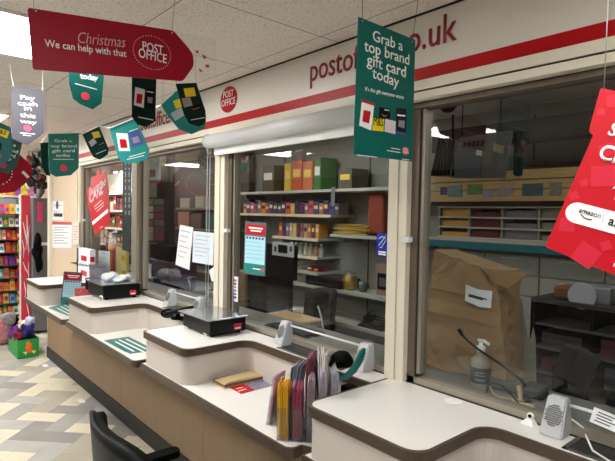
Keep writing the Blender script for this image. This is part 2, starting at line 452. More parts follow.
for i in range(4):
    L = LX[i]; nx = LX[i+1]-.0008; Rr = [-4.53,-3.30,-2.06,-.779][i]
    c = thing('service_counter', labels[i], 'counter', (L+.6, 1.3, 0))
    z = lambda P, h: [(x, y, h) for x, y in P]
    MB().prism(z(ledge_outline(L, Rr, nx, 0, f=FY[i]), .961), (0,0,.0315), None).build('edge_trim', TRIM, c)
    MB().prism(z(ledge_outline(L, Rr, nx, .0115, f=FY[i]), .9925), (0,0,.0008)).build('ledge_top', LAM, c)
    MB().prism(z(ledge_outline(L, Rr, nx, .012, f=FY[i]), ZLOW+.0005), (0,0,.9605-ZLOW)).build('riser_panel', RIS, c)
    lo = lambda q: [(L+q, 1.46)] + [(L+q, FY[i]+q)] + arc(nx-.05-q-.03, FY[i]+q+.03, .03, 270, 360, 4) + [(nx-.05-q, 1.12)] + [(nx-.002-q, 1.14), (nx-.002-q, 1.46)]
    MB().prism(z(lo(0), .783), (0,0,.0365)).build('lower_edge_trim', TRIM, c)
    MB().prism(z(lo(.009), .8195), (0,0,.0008)).build('lower_top', LAM, c)
    a = -6.0 if i == 0 else L
    bb = MB()
    nn = max(1, round((nx-a)/.62)); 
    for k in range(nn):
        u0 = a+(nx-a)*k/nn; u1 = a+(nx-a)*(k+1)/nn
        bb.box(u0+.001, u1-.001, 1.44, 1.46, .118, .783)
    bb.build('base_panel', PANEL, c)
    MB().box(a, nx, 1.432, 1.452, 0, .119).build('plinth', PLINTH, c)
    MB().box(a, nx, 1.46, 1.60, .0, .783).build('carcass', PANEL, c)

# transaction trays with the white speech units
DTRAY = mat('dark_steel_tray', (54,55,56), rough=.35, metal=.5)
def wedge(mb, cx, cy, w, d, h, m):
    """speech unit: sloped front, narrower at top, faces -y"""
    mb.prism([(cx-w/2, cy-d/2, ZL+.0010), (cx-w/2, cy+d/2, ZL+.0010), (cx-w/2*.75, cy+d/2, ZL+h), (cx-w/2*.75, cy+d/2-d*.38, ZL+h)], (0,0,0), m)
def solid(mb, bottom, top, m=None):
    bm = mb.bm; i = mb.mi(m)
    a = [bm.verts.new(p) for p in bottom]; c = [bm.verts.new(p) for p in top]; n = len(a)
    for f in [bm.faces.new(a[::-1]), bm.faces.new(c)] + [bm.faces.new((a[k], a[(k+1)%n], c[(k+1)%n], c[k])) for k in range(n)]: f.material_index = i
def speech(cx, label, far=False):
    z0 = ZL+.0012; w = .066; d = .075; h = .105; cy = 1.50
    t = thing('speech_unit', label, 'intercom speaker', (cx, cy, z0), 'white intercom speakers by the trays')
    mb = MB(); x0, x1 = cx-w/2, cx+w/2; y0, y1 = cy-d/2, cy+d/2
    solid(mb, [(x0,y0,z0),(x1,y0,z0),(x1,y1,z0),(x0,y1,z0)], [(x0+.006,y1-.034,z0+h),(x1-.006,y1-.034,z0+h),(x1-.006,y1-.004,z0+h),(x0+.006,y1-.004,z0+h)])
    bmesh.ops.bevel(mb.bm, geom=mb.bm.edges[:], offset=.004, segments=2, affect='EDGES')
    mb.build('body', GPLA, t)
    g = MB()
    A = Vector((cx, y0, z0)); B = Vector((cx, y1-.034, z0+h)); dv = (B-A); n = dv.cross(Vector((1,0,0))).normalized()
    if n.y > 0: n = -n
    ud = dv.normalized()
    for r in range(10):
        for q in range(7):
            if ((r-4.5)/5.2)**2+((q-3)/3.6)**2 > 1: continue
            cc = A + dv*(.30+.055*r) + Vector(((q-3)*.0068 + (.0034 if r%2 else 0)-.0017, 0, 0)) + n*.0012
            sgn = 1 if (r % 2) else -1
            a = Vector((.0055, 0, 0)) + ud*.004*sgn
            g.obox(cc, a, a.cross(n).normalized()*.0026, n*.0012)
    g.build('speaker_grille', DGY, t)
    return t
xs = [(-4.48, -4.10), (-3.13, -2.745), (-1.90, -1.375), (-.615, -.165)]
nm = ['at far left window', 'at the window with paper notices', 'at the middle window', 'at the near right window']
nm2 = ['left', 'right']
for i, (a, c) in enumerate(xs):
    if i > 0:
        speech(a, 'white wedge speaker %s, left end of bar' % nm[i])
        speech(c, 'white wedge speaker %s, right end of bar' % nm[i])
        bar = MB().tube([(a+.028, 1.522, ZL+.088), (c-.028, 1.522, ZL+.088)], .005, seg=8).build('guard_bar', WPLA)
        tag(bar, 'white rail between the two speakers %s' % nm[i], 'rail')
    tr = thing('transaction_tray', 'sunken dark steel money tray %s' % nm[i], 'tray', ((a+c)/2, 1.5, ZL))
    f = MB(); x0, x1, y0, y1 = a+.05, c-.05, 1.42, 1.575; z0 = ZL+.0009; z1 = ZL+.0035
    f.box(x0, x1, y0, y0+.012, z0, z1).box(x0, x1, y1-.004, y1, z0, z1).box(x0, x0+.012, y0, y1, z0, z1).box(x1-.012, x1, y0, y1, z0, z1)
    f.build('tray_rim', mat('tray_rim', (110,108,104), rough=.3, metal=.7), tr)
    MB().box(x0+.012, x1-.012, y0+.012, y1-.004, z0, ZL+.0018).build('tray_bottom', DTRAY, tr)

# ================================================================== HANGING SIGNS
def up(P, dz=None, dx=0, dy=0): return Vector((P.x+dx, P.y+dy, ZC if dz is None else P.z+dz))
def logo(c, r, plane, parent, m=PINK, txt=True, rot=0):
    disc_px(c, r, r*.92, plane, m=None).build('logo', m, parent)
# -- large red
PL = ('x', -1.6)
s = thing('hanging_sign', 'large dark red tag shaped ceiling sign reading Christmas we can help', 'sign', at(100, 80, PL))
pts = rnd_poly([(27.5,7.5),(173.5,30.5),(187,46),(193.2,54.5),(193.8,66),(183,81.2),(33,69.3)], 3.2)
poly_px(pts, PL, .004).build('sign_panel', SRED, s)
text_px('Christmas', (78.5,43), (126,47.5), PL, s, mat('pale_pink_print',(226,170,176)), 'script_lettering', shear=.35, bold=-.006, vs=1.35)
text_px('We can help with that', (45,46.5), (126.5,57), PL, s, WHITE, bold=.008, vs=1.15)
text_px('POST', (142.5,50), (163,54.5), PL, s, WHITE, 'brand_lettering', bold=.008, vs=1.35)
text_px('OFFICE', (138.5,57), (166.5,63.5), PL, s, WHITE, 'brand_lettering', bold=.008, vs=1.4)
b = MB(); P = at(152.3, 52.8, PL); q = at(170.5, 55.2, PL)-P; ru = q.length; u = q.normalized(); w = Vector((1,0,0)).cross(u)
for k in range(44):
    t = 2*math.pi*k/44; c = P+u*ru*math.cos(t)+w*.0535*math.sin(t)+Vector((.0006,0,0)); b.lathe(c, [(.0013,0),(.0013,.0005)], seg=6, axis=(1,0,0))
b.build('dotted_oval', WHITE, s)
tp = poly_px([(176,31),(216,40),(218,78),(184,82),(193.8,66),(193.2,54.5)], ('x',-1.602), .0012); tp.build('clear_tail', CLEAR, s)
for (u_, v_, sz) in ((197,51.8,3.0),(204.7,56.5,5.0),(207.2,66,3.2),(200.8,70.2,4.0)):
    h = sz*.55
    pts_ = [(u_-h,v_-h*.9),(u_+h,v_-h*.7),(u_+h*1.05,v_+h),(u_-h*.9,v_+h*.8)] if sz < 3.5 else [(u_-h,v_-h),(u_+h,v_+h*.4),(u_-h*.4,v_+h)]
    MB().prism([at(*p, ('x', -1.5995)) for p in pts_], (.0006,0,0)).build('confetti_print', mat('pink_confetti', (186,90,104)), s)
P = at(172, 32.5, PL); cord(P, up(P, dy=.025, dx=-.03), s)
P = at(34, 10, PL); cord(P, up(P, dy=-.01), s)
b = MB()
for px in ((172,33),(36,11)): b.lathe(at(*px, PL)+Vector((.0002,0,0)), [(.0022,0),(.0022,.001)], seg=8, axis=(1,0,0))
b.build('eyelet', GPLA, s)

# -- grey pay cash
PL = ('x', -3.0)
s = thing('hanging_sign', 'grey pointed ceiling sign reading Pay cash in this way', 'sign', at(27, 145, PL))
poly_px(rnd_poly([(10.7,84.9),(44.5,89.8),(43.9,132.7),(27.3,145.2),(12,138.5)], 1), PL, .004).build('sign_panel', GREY, s)
for t_, a, c in (('Pay',(20.3,99.2),(35,100.3)),('cash',(17.8,105),(37.5,106.5)),('in',(24,110.4),(31.8,111)),('this',(20,116.8),(35.5,118.3)),('way',(20,122.6),(36.5,124.5))):
    text_px(t_, a, c, PL, s, WHITE, bold=.012, vs=.60)
logo((27.5,128.2), .018, PL, s)
lines_px([((20,132.8),(35,134)),((23,135),(31,135.8))], PL, .003).build('small_print', WHITE, s)
for (u_,v_), dy in (((13.5,86.5),-.02),((42.5,91),.0)):
    P = at(u_, v_, PL); cord(P, up(P, dy=dy), s, r=.002, m=WHITE)

def gcard(parent, pts, plane, m, off=.0008, name='printed_card'):
    return poly_px(pts, plane, .0004, off=off).build(name, m, parent)
# -- green cut off behind the red sign
PL = ('x', -2.3)
s = thing('hanging_sign', 'green pointed hanging banner partly hidden behind the large red sign, left one', 'sign', at(88, 108, PL))
poly_px([(68,52),(104.5,56),(104,75),(101.5,103.4),(92.7,109.3),(80,104),(73.2,98.5),(69.2,84)], PL, .003).build('sign_panel', GRN, s)
text_px('today', (80,78.4), (98,81), PL, s, WHITE, bold=.03)
text_px('gift card', (73,70), (101,74), PL, s, WHITE, bold=.03)
lines_px([((75,83.5),(97,89.5))], PL, .004).build('small_print', WHITE, s)
logo((85.3,96), .018, PL, s)
P = at(70, 53, PL); cord(P, up(P), s); P = at(103, 57, PL); cord(P, up(P), s)
# -- S5 dark green, two cards
PL = ('x', -2.0)
s = thing('hanging_sign', 'dark green gift card banner hanging right below the big red sign', 'sign', at(145, 127, PL))
poly_px([(132,60),(156.3,60),(156.3,79.8),(155.4,121),(146.6,127),(137.8,124.6),(132,116.8)], PL, .003).build('sign_panel', DGRN, s)
gcard(s, [(135.2,87),(145,89.5),(143.6,108),(133.8,105)], PL, WHITE)
gcard(s, [(137,93.5),(142.5,94.5),(141.5,104),(136,103)], PL, BRED, .0014, 'red_print')
gcard(s, [(146.3,88),(154.5,88.5),(154,108),(145.5,107)], PL, BLK)
gcard(s, [(147.5,97),(152.5,97.5),(152,103.5),(147.3,102.5)], PL, mat('mauve_print',(150,140,160)), .0014, 'silver_print')
lines_px([((146.5,91.5),(153.5,92.5)), ((138,117),(153,120))], PL, .004).build('small_print', WHITE, s)
P = at(133, 61, PL); cord(P, up(P), s); P = at(155.5, 61, PL); cord(P, up(P), s)
# -- S7 teal behind then S6
PL = ('x', -2.36)
s = thing('hanging_sign', 'pale teal banner with yellow card tucked behind a dark green one', 'sign', at(191, 134, PL))
poly_px([(161.2,105),(177,90.5),(196,96),(206,120),(205,128.5),(191.5,134.4),(178.8,129),(168,116)], PL, .003).build('sign_panel', TEAL, s)
gcard(s, [(173,101),(180,98.5),(183,106.5),(176,109)], PL, YEL); gcard(s, [(170.5,113.5),(181,107.5),(185,115),(175,121)], PL, mat('pale_card',(190,205,210)))
P = at(176, 91.5, PL); cord(P, up(P), s); P = at(163, 104.5, PL); cord(P, up(P), s)
PL = ('x', -2.2)
s = thing('hanging_sign', 'dark green tilted banner with yellow and grey cards next to big red sign tip', 'sign', at(199, 127, PL))
poly_px([(175.9,83.7),(196.3,82.8),(205.5,111),(206,118),(204.5,124),(199.3,126.6),(189.5,123.7),(184,114)], PL, .003).build('sign_panel', DGRN, s)
gcard(s, [(183.5,88.5),(194,87.5),(196,96),(185.5,97)], PL, YEL)
gcard(s, [(181.5,98.5),(190,97),(192.5,105.5),(184,107.5)], PL, mat('silver_card',(158,150,156)))
gcard(s, [(192.5,105),(200,104),(201.5,110),(194.5,111.5)], PL, BLK)
lines_px([((193,109.5),(199.5,107.5))], PL, .003, off=.0012).build('orange_line', mat('orange_line',(220,90,60)), s)
lines_px([((191,120),(205,117.5))], PL, .003).build('small_print', WHITE, s)
P = at(177, 84.5, PL); cord(P, up(P), s); P = at(195.5, 83.5, PL); cord(P, up(P), s)
# -- S8 teal, S9 dark on the bunting
PL = ('x', -3.0)
s = thing('hanging_sign', 'pale teal banner with white and blue gift cards in front of far fascia', 'sign', at(135, 163, PL))
poly_px([(109.5,128.5),(136,117.8),(149.4,150),(147.6,158.8),(137,163),(124,163),(118.5,158)], PL, .003).build('sign_panel', TEAL, s)
gcard(s, [(116,133),(127.5,133.5),(130,151),(119,151)], PL, WHITE); gcard(s, [(119.3,139),(126,139.5),(127.5,148),(120.5,148)], PL, BRED, .0014, 'red_print')
gcard(s, [(128,133),(139.5,129.5),(143.5,144),(132,147.5)], PL, mat('blue_card',(74,84,150)))
gcard(s, [(131.5,138),(138,136),(140,142),(133.5,143.5)], PL, mat('mauve_print',(150,140,160)), .0014, 'silver_print')
lines_px([((129,131.5),(138,128.5)), ((129,157),(145,152.5)), ((127,159.5),(144,155.5))], PL, .004).build('small_print', WHITE, s)
PL9 = ('x', -3.5)
s9 = thing('hanging_sign', 'small black green banner with gold card on the white bunting ribbon', 'sign', at(100, 160, PL9))
poly_px([(82.5,134.5),(99,126),(108.8,148.8),(107.8,154.6),(100,159.6),(93.5,157.2),(90,151)], PL9, .003).build('sign_panel', DGRN, s9)
gcard(s9, [(91.5,132.5),(98.5,131),(101,137),(94,138.5)], PL9, mat('gold_card',(196,170,50)))
gcard(s9, [(88.5,142),(93.5,138),(97,142.5),(91.5,147)], PL9, mat('silver_card',(158,150,156)))
lines_px([((99,145),(104,142.5))], PL9, .003).build('orange_line', mat('orange_line',(220,90,60)), s9)
lines_px([((96,154),(106,150))], PL9, .003).build('small_print', WHITE, s9)
# -- S4 green Grab a top brand (far)
PL4 = ('x', -4.5)
s4 = thing('hanging_sign', 'small teal green Grab a top brand gift card banner in front of beige wall', 'sign', at(63, 177, PL4))
poly_px([(48.1,133.7),(78.9,133),(78.7,168),(71,175.3),(56,176.8),(49.2,172.7)], PL4, .004).build('sign_panel', mat('sea_green',(34,128,120),rough=.42), s4)
for t_, a, c in (('Grab a',(54.5,142),(72,142)),('top brand',(50.5,147.3),(77,147.3)),('gift card',(52,152.3),(75,152)),('today',(56,156.6),(70.8,156.4))):
    text_px(t_, a, c, PL4, s4, WHITE, bold=.016, vs=.62)
lines_px([((53,159.2),(74,159.4))], PL4, .006).build('small_print', WHITE, s4)
logo((63.8,168), .03, PL4, s4)
PL4b = ('x', -4.75)
s4b = thing('hanging_sign', 'dark green banner edge just left of the far Grab a top brand banner', 'sign', at(47, 174, PL4b))
poly_px([(40.2,143),(50,142),(50,176),(46,175),(41.5,166)], PL4b, .003).build('sign_panel', DGRN, s4b)
# bunting ribbon carrying these
def P_(u, v, x): return at(u, v, ('x', x))
rib = [P_(41,143,-4.74), P_(48.1,133.6,-4.49), P_(78.9,132.8,-4.49), P_(84,132.8,-3.49), P_(99,126,-3.49), P_(110,128,-2.99), P_(136,117.4,-2.99), P_(161,104.8,-2.35)]
bm_ = MB(); 
for a, c in zip(rib, rib[1:]): bm_.tube([a.lerp(c, t/4) for t in range(5)], .0035, seg=6)
tag(bm_.build('bunting_ribbon', WHITE), 'white bunting ribbon strung along the wall from banner to banner', 'bunting')
# -- left edge group
PL = ('x', -4.1)
s = thing('hanging_sign', 'green banner with yellow card cut by left edge of the picture', 'sign', at(2, 160, PL))
poly_px([(-26,118),(0,122.6),(11,127.5),(13,150),(9,160),(0,165.5),(-14,168),(-24,160)], PL, .004).build('sign_panel', mat('teal_green', (20,100,96)), s)
gcard(s, [(-9,124.5),(9.5,131.5),(7,138.5),(-11,131)], PL, YEL)
text_px('M&S', (-6,131), (5.5,135.3), PL, s, BLK, bold=.01, off=.0016)
gcard(s, [(-8,140),(2,143.5),(1,151),(-9,148)], PL, BLK)
logo((-2,156), .02, PL, s)
P = at(-20, 119, PL); cord(P, up(P), s); P = at(9, 127.5, PL); cord(P, up(P), s)
PL = ('x', -4.2)
s = thing('hanging_sign', 'darker green banner with white words tucked behind the leftmost banner', 'sign', at(8, 172, PL))
poly_px([(-12,132),(13.7,138.2),(22.2,142.3),(17,167),(8,174),(-4,170),(-14,160)], PL, .004).build('sign_panel', mat('deep_green', (14,74,66)), s)
for t_, a, c in (('Grab a',(-1,141.5),(15.5,147)),('top brand',(-7,146),(17.5,153.5)),('gift card',(-6,151.5),(15,158)),('today',(-1,156.5),(11,160.5))): text_px(t_, a, c, PL, s, WHITE, bold=.02, vs=.9)
logo((3,165), .025, PL, s)
P = at(-9, 133, PL); cord(P, up(P), s); P = at(20, 141.5, PL); cord(P, up(P), s)
PL = ('x', -4.47)
s = thing('hanging_sign', 'dark red tag shaped sign at left edge below the green banners', 'sign', at(10, 192, PL))
poly_px([(-30,150),(18,153),(31,165),(32.3,170),(30.5,179),(15,192),(-30,196)], PL, .005).build('sign_panel', SRED, s)
lines_px([((22.5,171.5),(28.5,177.5))], PL, .022).build('white_dash', WHITE, s)
b = MB()
for k in range(12):
    t = math.radians(-75+12*k); c = at(-12,172,PL)+Vector((.0008,.16*math.cos(t),.11*math.sin(t))); b.lathe(c, [(.006,0),(.006,.001)], seg=6, axis=(1,0,0))
b.build('dotted_oval', WHITE, s)
P = at(-20, 151, PL); cord(P, up(P), s); P = at(17, 154, PL); cord(P, up(P), s)

# -- near green Grab a top brand
PL = ('x', -1.0)
s = thing('hanging_sign', 'large green Grab a top brand gift card today sign before the fascia', 'sign', at(385, 157, PL))
poly_px([(358.8,16.8),(415.3,40),(412.2,161.5),(353.7,154.2)], PL, .003).build('sign_panel', GRN, s)
for t_, a, c in (('Grab a',(372.5,40.5),(402.5,51)),('top brand',(364,50.5),(409,65)),('gift card',(366.5,64.5),(405.5,77.5)),('today',(372,77.5),(398.5,87.5))):
    text_px(t_, a, c, PL, s, WHITE, bold=.008, vs=.88)
text_px("It's the gift everyone wants", (365,90.5), (403.5,99.2), PL, s, WHITE, 'small_lettering', bold=.0, vs=1.0)
gcard(s, [(362,99.5),(374.2,103.5),(371,130.5),(359,125.5)], PL, WHITE)
gcard(s, [(362,99.5),(374.2,103.5),(374,106),(361.7,102)], PL, BRED, .0014, 'red_print')
gcard(s, [(363.5,110),(370.5,111.5),(368.8,123.5),(362,121.3)], PL, BRED, .0014, 'red_print')
gcard(s, [(379,106.8),(390.5,109),(390,119),(379,117)], PL, BLK)
text_px('amazon', (384,110.3), (389,111.2), PL, s, WHITE, 'small_lettering', off=.0014)
b = MB(); pa = [at(u_, v_, PL)+Vector((.0016,0,0)) for u_, v_ in ((381.5,114.2),(383.2,116),(385.2,116.3),(387,115.2))]; b.tube(pa, .0008, seg=5); b.build('smile_mark', mat('orange_print',(240,150,60)), s)
gcard(s, [(372.5,117.8),(383.8,119.2),(383.3,131.5),(372,130.5)], PL, YEL, .0012)
text_px('M&S', (373.2,125.3), (382.8,126.2), PL, s, BLK, 'card_lettering', bold=.0, vs=1.5, off=.0018)
gcard(s, [(385,119),(395.5,121.3),(395,134.3),(384.2,131.5)], PL, mat('pale_pink_card',(222,206,212)), .0012)
gcard(s, [(396,108),(406.3,108.8),(406,133.5),(396,130.5)], PL, mat('night_card',(22,22,34)))
gcard(s, [(396,131),(406,133.5),(406,136),(396,133.6)], PL, mat('blue_card',(74,84,150)), .001)
text_px('SHOPPING', (397,115.2), (405,116.3), PL, s, WHITE, 'small_lettering', off=.0014, bold=.01, vs=1.4) if False else lines_px([((397,115),(405,116))], PL, .005).build('small_print', WHITE, s)
gcard(s, [(398.5,120),(404.5,121),(404,128.5),(398,126.5)], PL, mat('mauve_print',(150,140,160)), .0014, 'silver_print')
logo((405.2,151), .0145, PL, s)
lines_px([((391,148),(400,149.6)), ((387,150.5),(400,152.6)), ((357,155),(377,157.3)), ((402,159),(409,160))], PL, .0022).build('small_print', WHITE, s)
text_px('POST', (402.8,150.3), (407.7,151), PL, s, WHITE, 'brand_lettering', off=.0014, bold=.01)
text_px('OFFICE', (402.3,153), (408.3,153.8), PL, s, WHITE, 'brand_lettering', off=.0014, bold=.01)
P = at(362.5, 21, PL); cord(P, up(P, dy=-.004), s, m=DGY); P = at(412.5, 40, PL); cord(P, up(P, dy=.035), s, m=DGY)
b = MB()
for px in ((362.5,21),(412.5,41.5)): b.lathe(at(*px, PL)+Vector((.0002,0,0)), [(.002,0),(.002,.001)], seg=8, axis=(1,0,0))
b.build('eyelet', GPLA, s)

# -- bright red sign at right edge
dirv = ray(590, 180).normalized(); cen = C0 + dirv*.86
nn_ = (-dirv + Vector((0,-.05,0.0))); nn_.z = 0; nn_.normalize()
PL = ('p', cen, nn_)
s = thing('hanging_sign', 'bright red notched sign with online retailer names cut by right edge', 'sign', at(600, 275, PL))
poly_px(rnd_poly([(600.5,87.5),(640,97),(700,115),(660,291),(617,276),(545,247),(593.5,134.5),(588.5,132)], 3.2), PL, .003).build('sign_panel', BRED, s)
text_px('Send', (607,134.5), (640,146), PL, s, WHITE, bold=.02, vs=1.1)
text_px('Click', (597,157.5), (641,172), PL, s, WHITE, bold=.02, vs=1.1)
for t_, a, c in (('A',(612,189),(618,190.5)),('r',(614,199.5),(618,200.5)),('r',(613,266.5),(616,267.5))): text_px(t_, a, c, PL, s, WHITE, 'small_lettering', bold=.01)
u_ = (at(640,226.5,PL)-at(579,210,PL)).normalized(); w_ = nn_.cross(u_); A = at(577, 212.8, PL); rr = .0155
pp = [A + (w_*math.cos(t)-u_*math.sin(t))*rr for t in [math.pi*k/10 for k in range(11)]]; Bc = at(650, 232.5, PL); pp += [Bc - (w_*math.cos(t)-u_*math.sin(t))*rr for t in [math.pi*k/10 for k in range(11)]]
MB().prism([p+nn_*.0004 for p in pp], nn_*.0005).build('white_label', WHITE, s)
text_px('amazon', (578.5,212), (600,218.3), PL, s, BLK, 'brand_lettering', bold=.0, off=.0012, vs=1.15)
MB().tube([at(a_, b_, PL)+nn_*.0014 for a_, b_ in ((581,214.2),(584,217.5),(588,219.3),(592,219.3))], .0007, seg=5).build('smile_mark', BLK, s)
lines_px([((603.8,213.5),(602,223))], PL, .0006, off=.001).build('divider_line', MGY, s)
text_px('asos', (607.5,224.5), (630,231), PL, s, BLK, 'brand_lettering', bold=.015, off=.0012, vs=1.15)
for (u0_, v0_, r_, a_) in ((603,176,9,.3),(567,225,6,.2),(586,255,9,-.3),(640,200,10,.1),(613,101,5,.4),(630,258,8,.1),(574,196,3.5,.7),(606,246,4,.6),(584,183,3,.5),(601,112,3,.2),(606,150,5,.5)):
    c = at(u0_, v0_, PL); h = r_/503*.86
    u1 = (u_*math.cos(a_)+w_*math.sin(a_))*h; v1 = nn_.cross(u1)
    MB().prism([c+nn_*.0002+q for q in (-u1-v1, u1-v1, u1+v1, -u1+v1)], nn_*.0002).build('confetti_print', BRED2, s)
P = at(604, 90, PL); cord(P, up(P, dx=.004), s); P = at(690, 114, PL); cord(P, up(P), s)

# ================================================================== ON THE LEDGES
def zc(P, z): return Vector((P[0], P[1], z))
def scale_box(x0, x1, y0, y1, label, h=.082):
    z0 = ZL+.0012
    t = thing('postal_scale', label, 'scale', ((x0+x1)/2, (y0+y1)/2, z0))
    MB().box(x0, x1, y0, y1, z0+.012, z0+h, bev=.006).build('body', BLK, t)
    f = MB()
    for a in (x0+.03, x1-.03):
        for c in (y0+.03, y1-.03): f.lathe((a, c, z0), [(.012,0),(.012,.013)], seg=12)
    f.build('foot', BLKM, t)
    MB().box(x0-.03, x1+.006, y0-.014, y1+.01, z0+h+.002, z0+h+.010, bev=.003).build('weighing_plate', mat('steel_plate', (176,182,190), rough=.16, metal=.85), t)
    yb = y1-.075
    MB().box(x1, x1+.0012, yb, yb+.045, z0+.022, z0+.055).build('red_label', mat('scale_label',(190,40,50)), t)
    MB().box(x1+.0013, x1+.0018, yb+.006, yb+.04, z0+.027, z0+.035).build('label_print', WHITE, t)
    return t
scale_box(-2.475, -2.185, 1.262, 1.475, 'black postal scale with shiny plate on ledge beside cream post')
scale_box(-3.88, -3.545, 1.205, 1.465, 'black postal scale further away with crumpled white bag on it', h=.102)
t = MB()
for k, (dx, dy, r) in enumerate(((-.08,.0,.055),(.03,.06,.05),(-.02,-.03,.05),(.08,-.0,.04))):
    t.blob((-3.70+dx, 1.34+dy, 1.1085+r*.42), (r*1.1, r*.9, r*.5), seed=k, rough=.3)
tag(t.build('carrier_bag', mat('white_film', (226,232,236), rough=.35)), 'crumpled white carrier bag lying on the farther black scale', 'bag')
# tiny white hook piece in front of near scale
t = MB().tube([(-2.205,1.235,ZL+.004),(-2.205,1.235,ZL+.022),(-2.198,1.238,ZL+.028),(-2.190,1.241,ZL+.022),(-2.190,1.241,ZL+.004)], .0032, seg=6)
tag(t.build('cable_hook', WHITE), 'tiny white plastic hook stuck on ledge before near scale', 'hook')
t = MB().tube([(-3.56,1.185,ZL+.004),(-3.56,1.185,ZL+.03),(-3.55,1.19,ZL+.036),(-3.54,1.195,ZL+.03),(-3.54,1.195,ZL+.004)], .0045, seg=6)
tag(t.build('cable_hook', WHITE), 'tiny white plastic hook stuck on ledge before far scale', 'hook')
# card terminal left of near scale, leaning
t = thing('card_terminal', 'black card payment terminal propped on stand left of near scale', 'card reader', (-2.66, 1.37, ZL+.0012))
c = Vector((-2.70, 1.345, ZL+.045)); ax = Vector((.17,.05,.055)); ay = Vector((-.03,.085,.0)); az = ax.cross(ay).normalized()*.026
MB().obox(c, ax, ay, az, bev=.006).build('body', BLK, t)
MB().obox(c+ax*.22+az*.52, ax*.38, ay*.8, az*.05).build('screen', mat('terminal_screen',(70,78,84),rough=.15), t)
b = MB()
for r in range(4):
    for q in range(3): b.obox(c-ax*(.02+.1*r)+ay*(q-1)*.26+az*.54, ax*.06, ay*.18, az*.1)
b.build('key_pad', MGY, t)
MB().lathe((c.x, c.y, ZL+.0012), [(.04,0),(.04,.008),(.012,.012),(.012,.03)], seg=16).build('stand', BLKM, t)
MB().blob(c-ax*.48+Vector((0,0,.004)), (.034,.044,.026), seed=2, rough=.05).build('head', BLKM, t)

# things on ledge 4
P = at(456, 400.5, ('z', ZL)); t = MB().lathe((P.x, 1.488, ZL+.001), [(.031,0),(.031,.0012),(.03,.0015)], seg=36)
tag(t.build('round_sticker', WHITE), 'flat round white disc lying on nearest ledge by the window sill', 'sticker')
P = at(528, 424, ('z', ZL)); t = thing('mini_camera', 'tiny white camera with dark ball eye beside the near speaker', 'camera', (P.x, P.y, ZL+.001))
b = MB(); x, y = P.x, P.y
solid(b, [(x-.02,y-.016,ZL+.001),(x+.022,y-.016,ZL+.001),(x+.022,y+.016,ZL+.001),(x-.02,y+.016,ZL+.001)], [(x-.004,y-.006,ZL+.018),(x+.014,y-.006,ZL+.018),(x+.014,y+.01,ZL+.018),(x-.004,y+.01,ZL+.018)])
b.build('base', WHITE, t)
b = MB().blob((x+.006, y+.002, ZL+.026), (.011,.011,.011), rough=0); b.build('head', WHITE, t)
MB().blob((x+.008, y-.008, ZL+.029), (.0055,.004,.0055), rough=0).build('lens', BLKM, t)
# cable and tag at the right
pts = [at(u, v, ('z', ZL+.03)) for u, v in ((566,409),(572,413),(580,420))]
b = MB().tube([Vector((-.612,1.512,ZL+.055)), Vector((-.585,1.535,ZL+.045)), Vector((-.56,1.55,ZL+.025)), Vector((-.535,1.52,ZL+.008)), Vector((-.50,1.46,ZL+.006)), Vector((-.45,1.43,ZL+.006)), Vector((-.38,1.44,ZL+.006))], .003, seg=8)
tag(b.build('white_cable', WPLA), 'thin white cable hanging from near speaker across the dark tray', 'cable')
n_ = Vector((.3,-1,.45)).normalized(); c = at(606, 420, ('y', 1.505)); u_ = (Vector((1,0,-.12)) - n_*Vector((1,0,-.12)).dot(n_)).normalized(); w_ = n_.cross(u_)
t = thing('paper_label', 'small white printed label stuck on the near white rail', 'label', c)
MB().obox(c, u_*.07, w_*.042, n_*.001).build('label_paper', PAPER, t)
b = MB()
for k in range(4): b.obox(c+w_*(.012-.008*k)+n_*.0009-u_*(.006*(k%2)), u_*(.045-.006*(k%2)), w_*(.003), n_*.0004)
b.build('label_print', DGY, t)

# ================================================================== ON THE LOWER COUNTERS
def leaflet_mat(px, label, lines):
    z = ZLOW+.0008; pts = [at(u, v, ('z', z)) for u, v in px]
    t = thing('counter_mat', label, 'counter mat', sum(pts, Vector())/len(pts))
    MB().prism([p+Vector((0,0,.0003)) for p in pts], (0,0,.001)).build('mat_sheet', mat('mat_teal', (28,112,106), rough=.35), t)
    lines_px(lines, ('z', z+.0012), .012).build('mat_print', WHITE, t)
leaflet_mat([(104,340.5),(128.5,336.8),(150,347.5),(150,351),(129,354)], 'flat green printed mat on lower counter by second ledge',
    [((119,339.8),(144,352)), ((115,341.5),(134,351.5)), ((126,339),(146,349)), ((124,352.5),(129,353.5))])
leaflet_mat([(48,308),(66,303),(88,311),(80,317),(67,315.5)], 'flat green printed mat on the farthest lower counter',
    [((60,306),(72,312.5)), ((57,308),(70,314.8)), ((64,305),(74,309.5))])
# brown folder and red leaflet
z = ZLOW+.0008
q = [at(u, v, ('z', z)) for u, v in ((211.5,382.5),(224,389),(264,379.5),(252,373))]
t = thing('kraft_folder', 'folded brown paper folder lying on the lower counter under near scale', 'folder', sum(q, Vector())/4)
MB().prism([p+Vector((0,0,.0006)) for p in q], (0,0,.004)).build('lower_cover', mat('folder_brown', (182,160,118), rough=.75), t)
MB().prism([p.lerp(sum(q, Vector())/4, .05)+Vector((0,0,.005)) for p in q], (0,0,.012)).build('pages', mat('folder_inside', (120,96,70), rough=.8), t)
b = MB(); qq = [p+Vector((0,0,.0175)) for p in q]; qq[0] = qq[0].lerp(qq[1], .2)
solid(b, qq, [qq[0].lerp(qq[2],.1)+Vector((0,0,.006)), qq[1].lerp(qq[2],.1)+Vector((0,0,.008)), qq[2].lerp(qq[0],.1)+Vector((0,0,.008)), qq[3].lerp(qq[1],.1)+Vector((0,0,.008))])
b.build('upper_cover', mat('folder_brown', (182,160,118)), t)
q = [at(u, v, ('z', z)) for u, v in ((229,387.5),(241,394),(273.5,385.5),(262,379.5))]
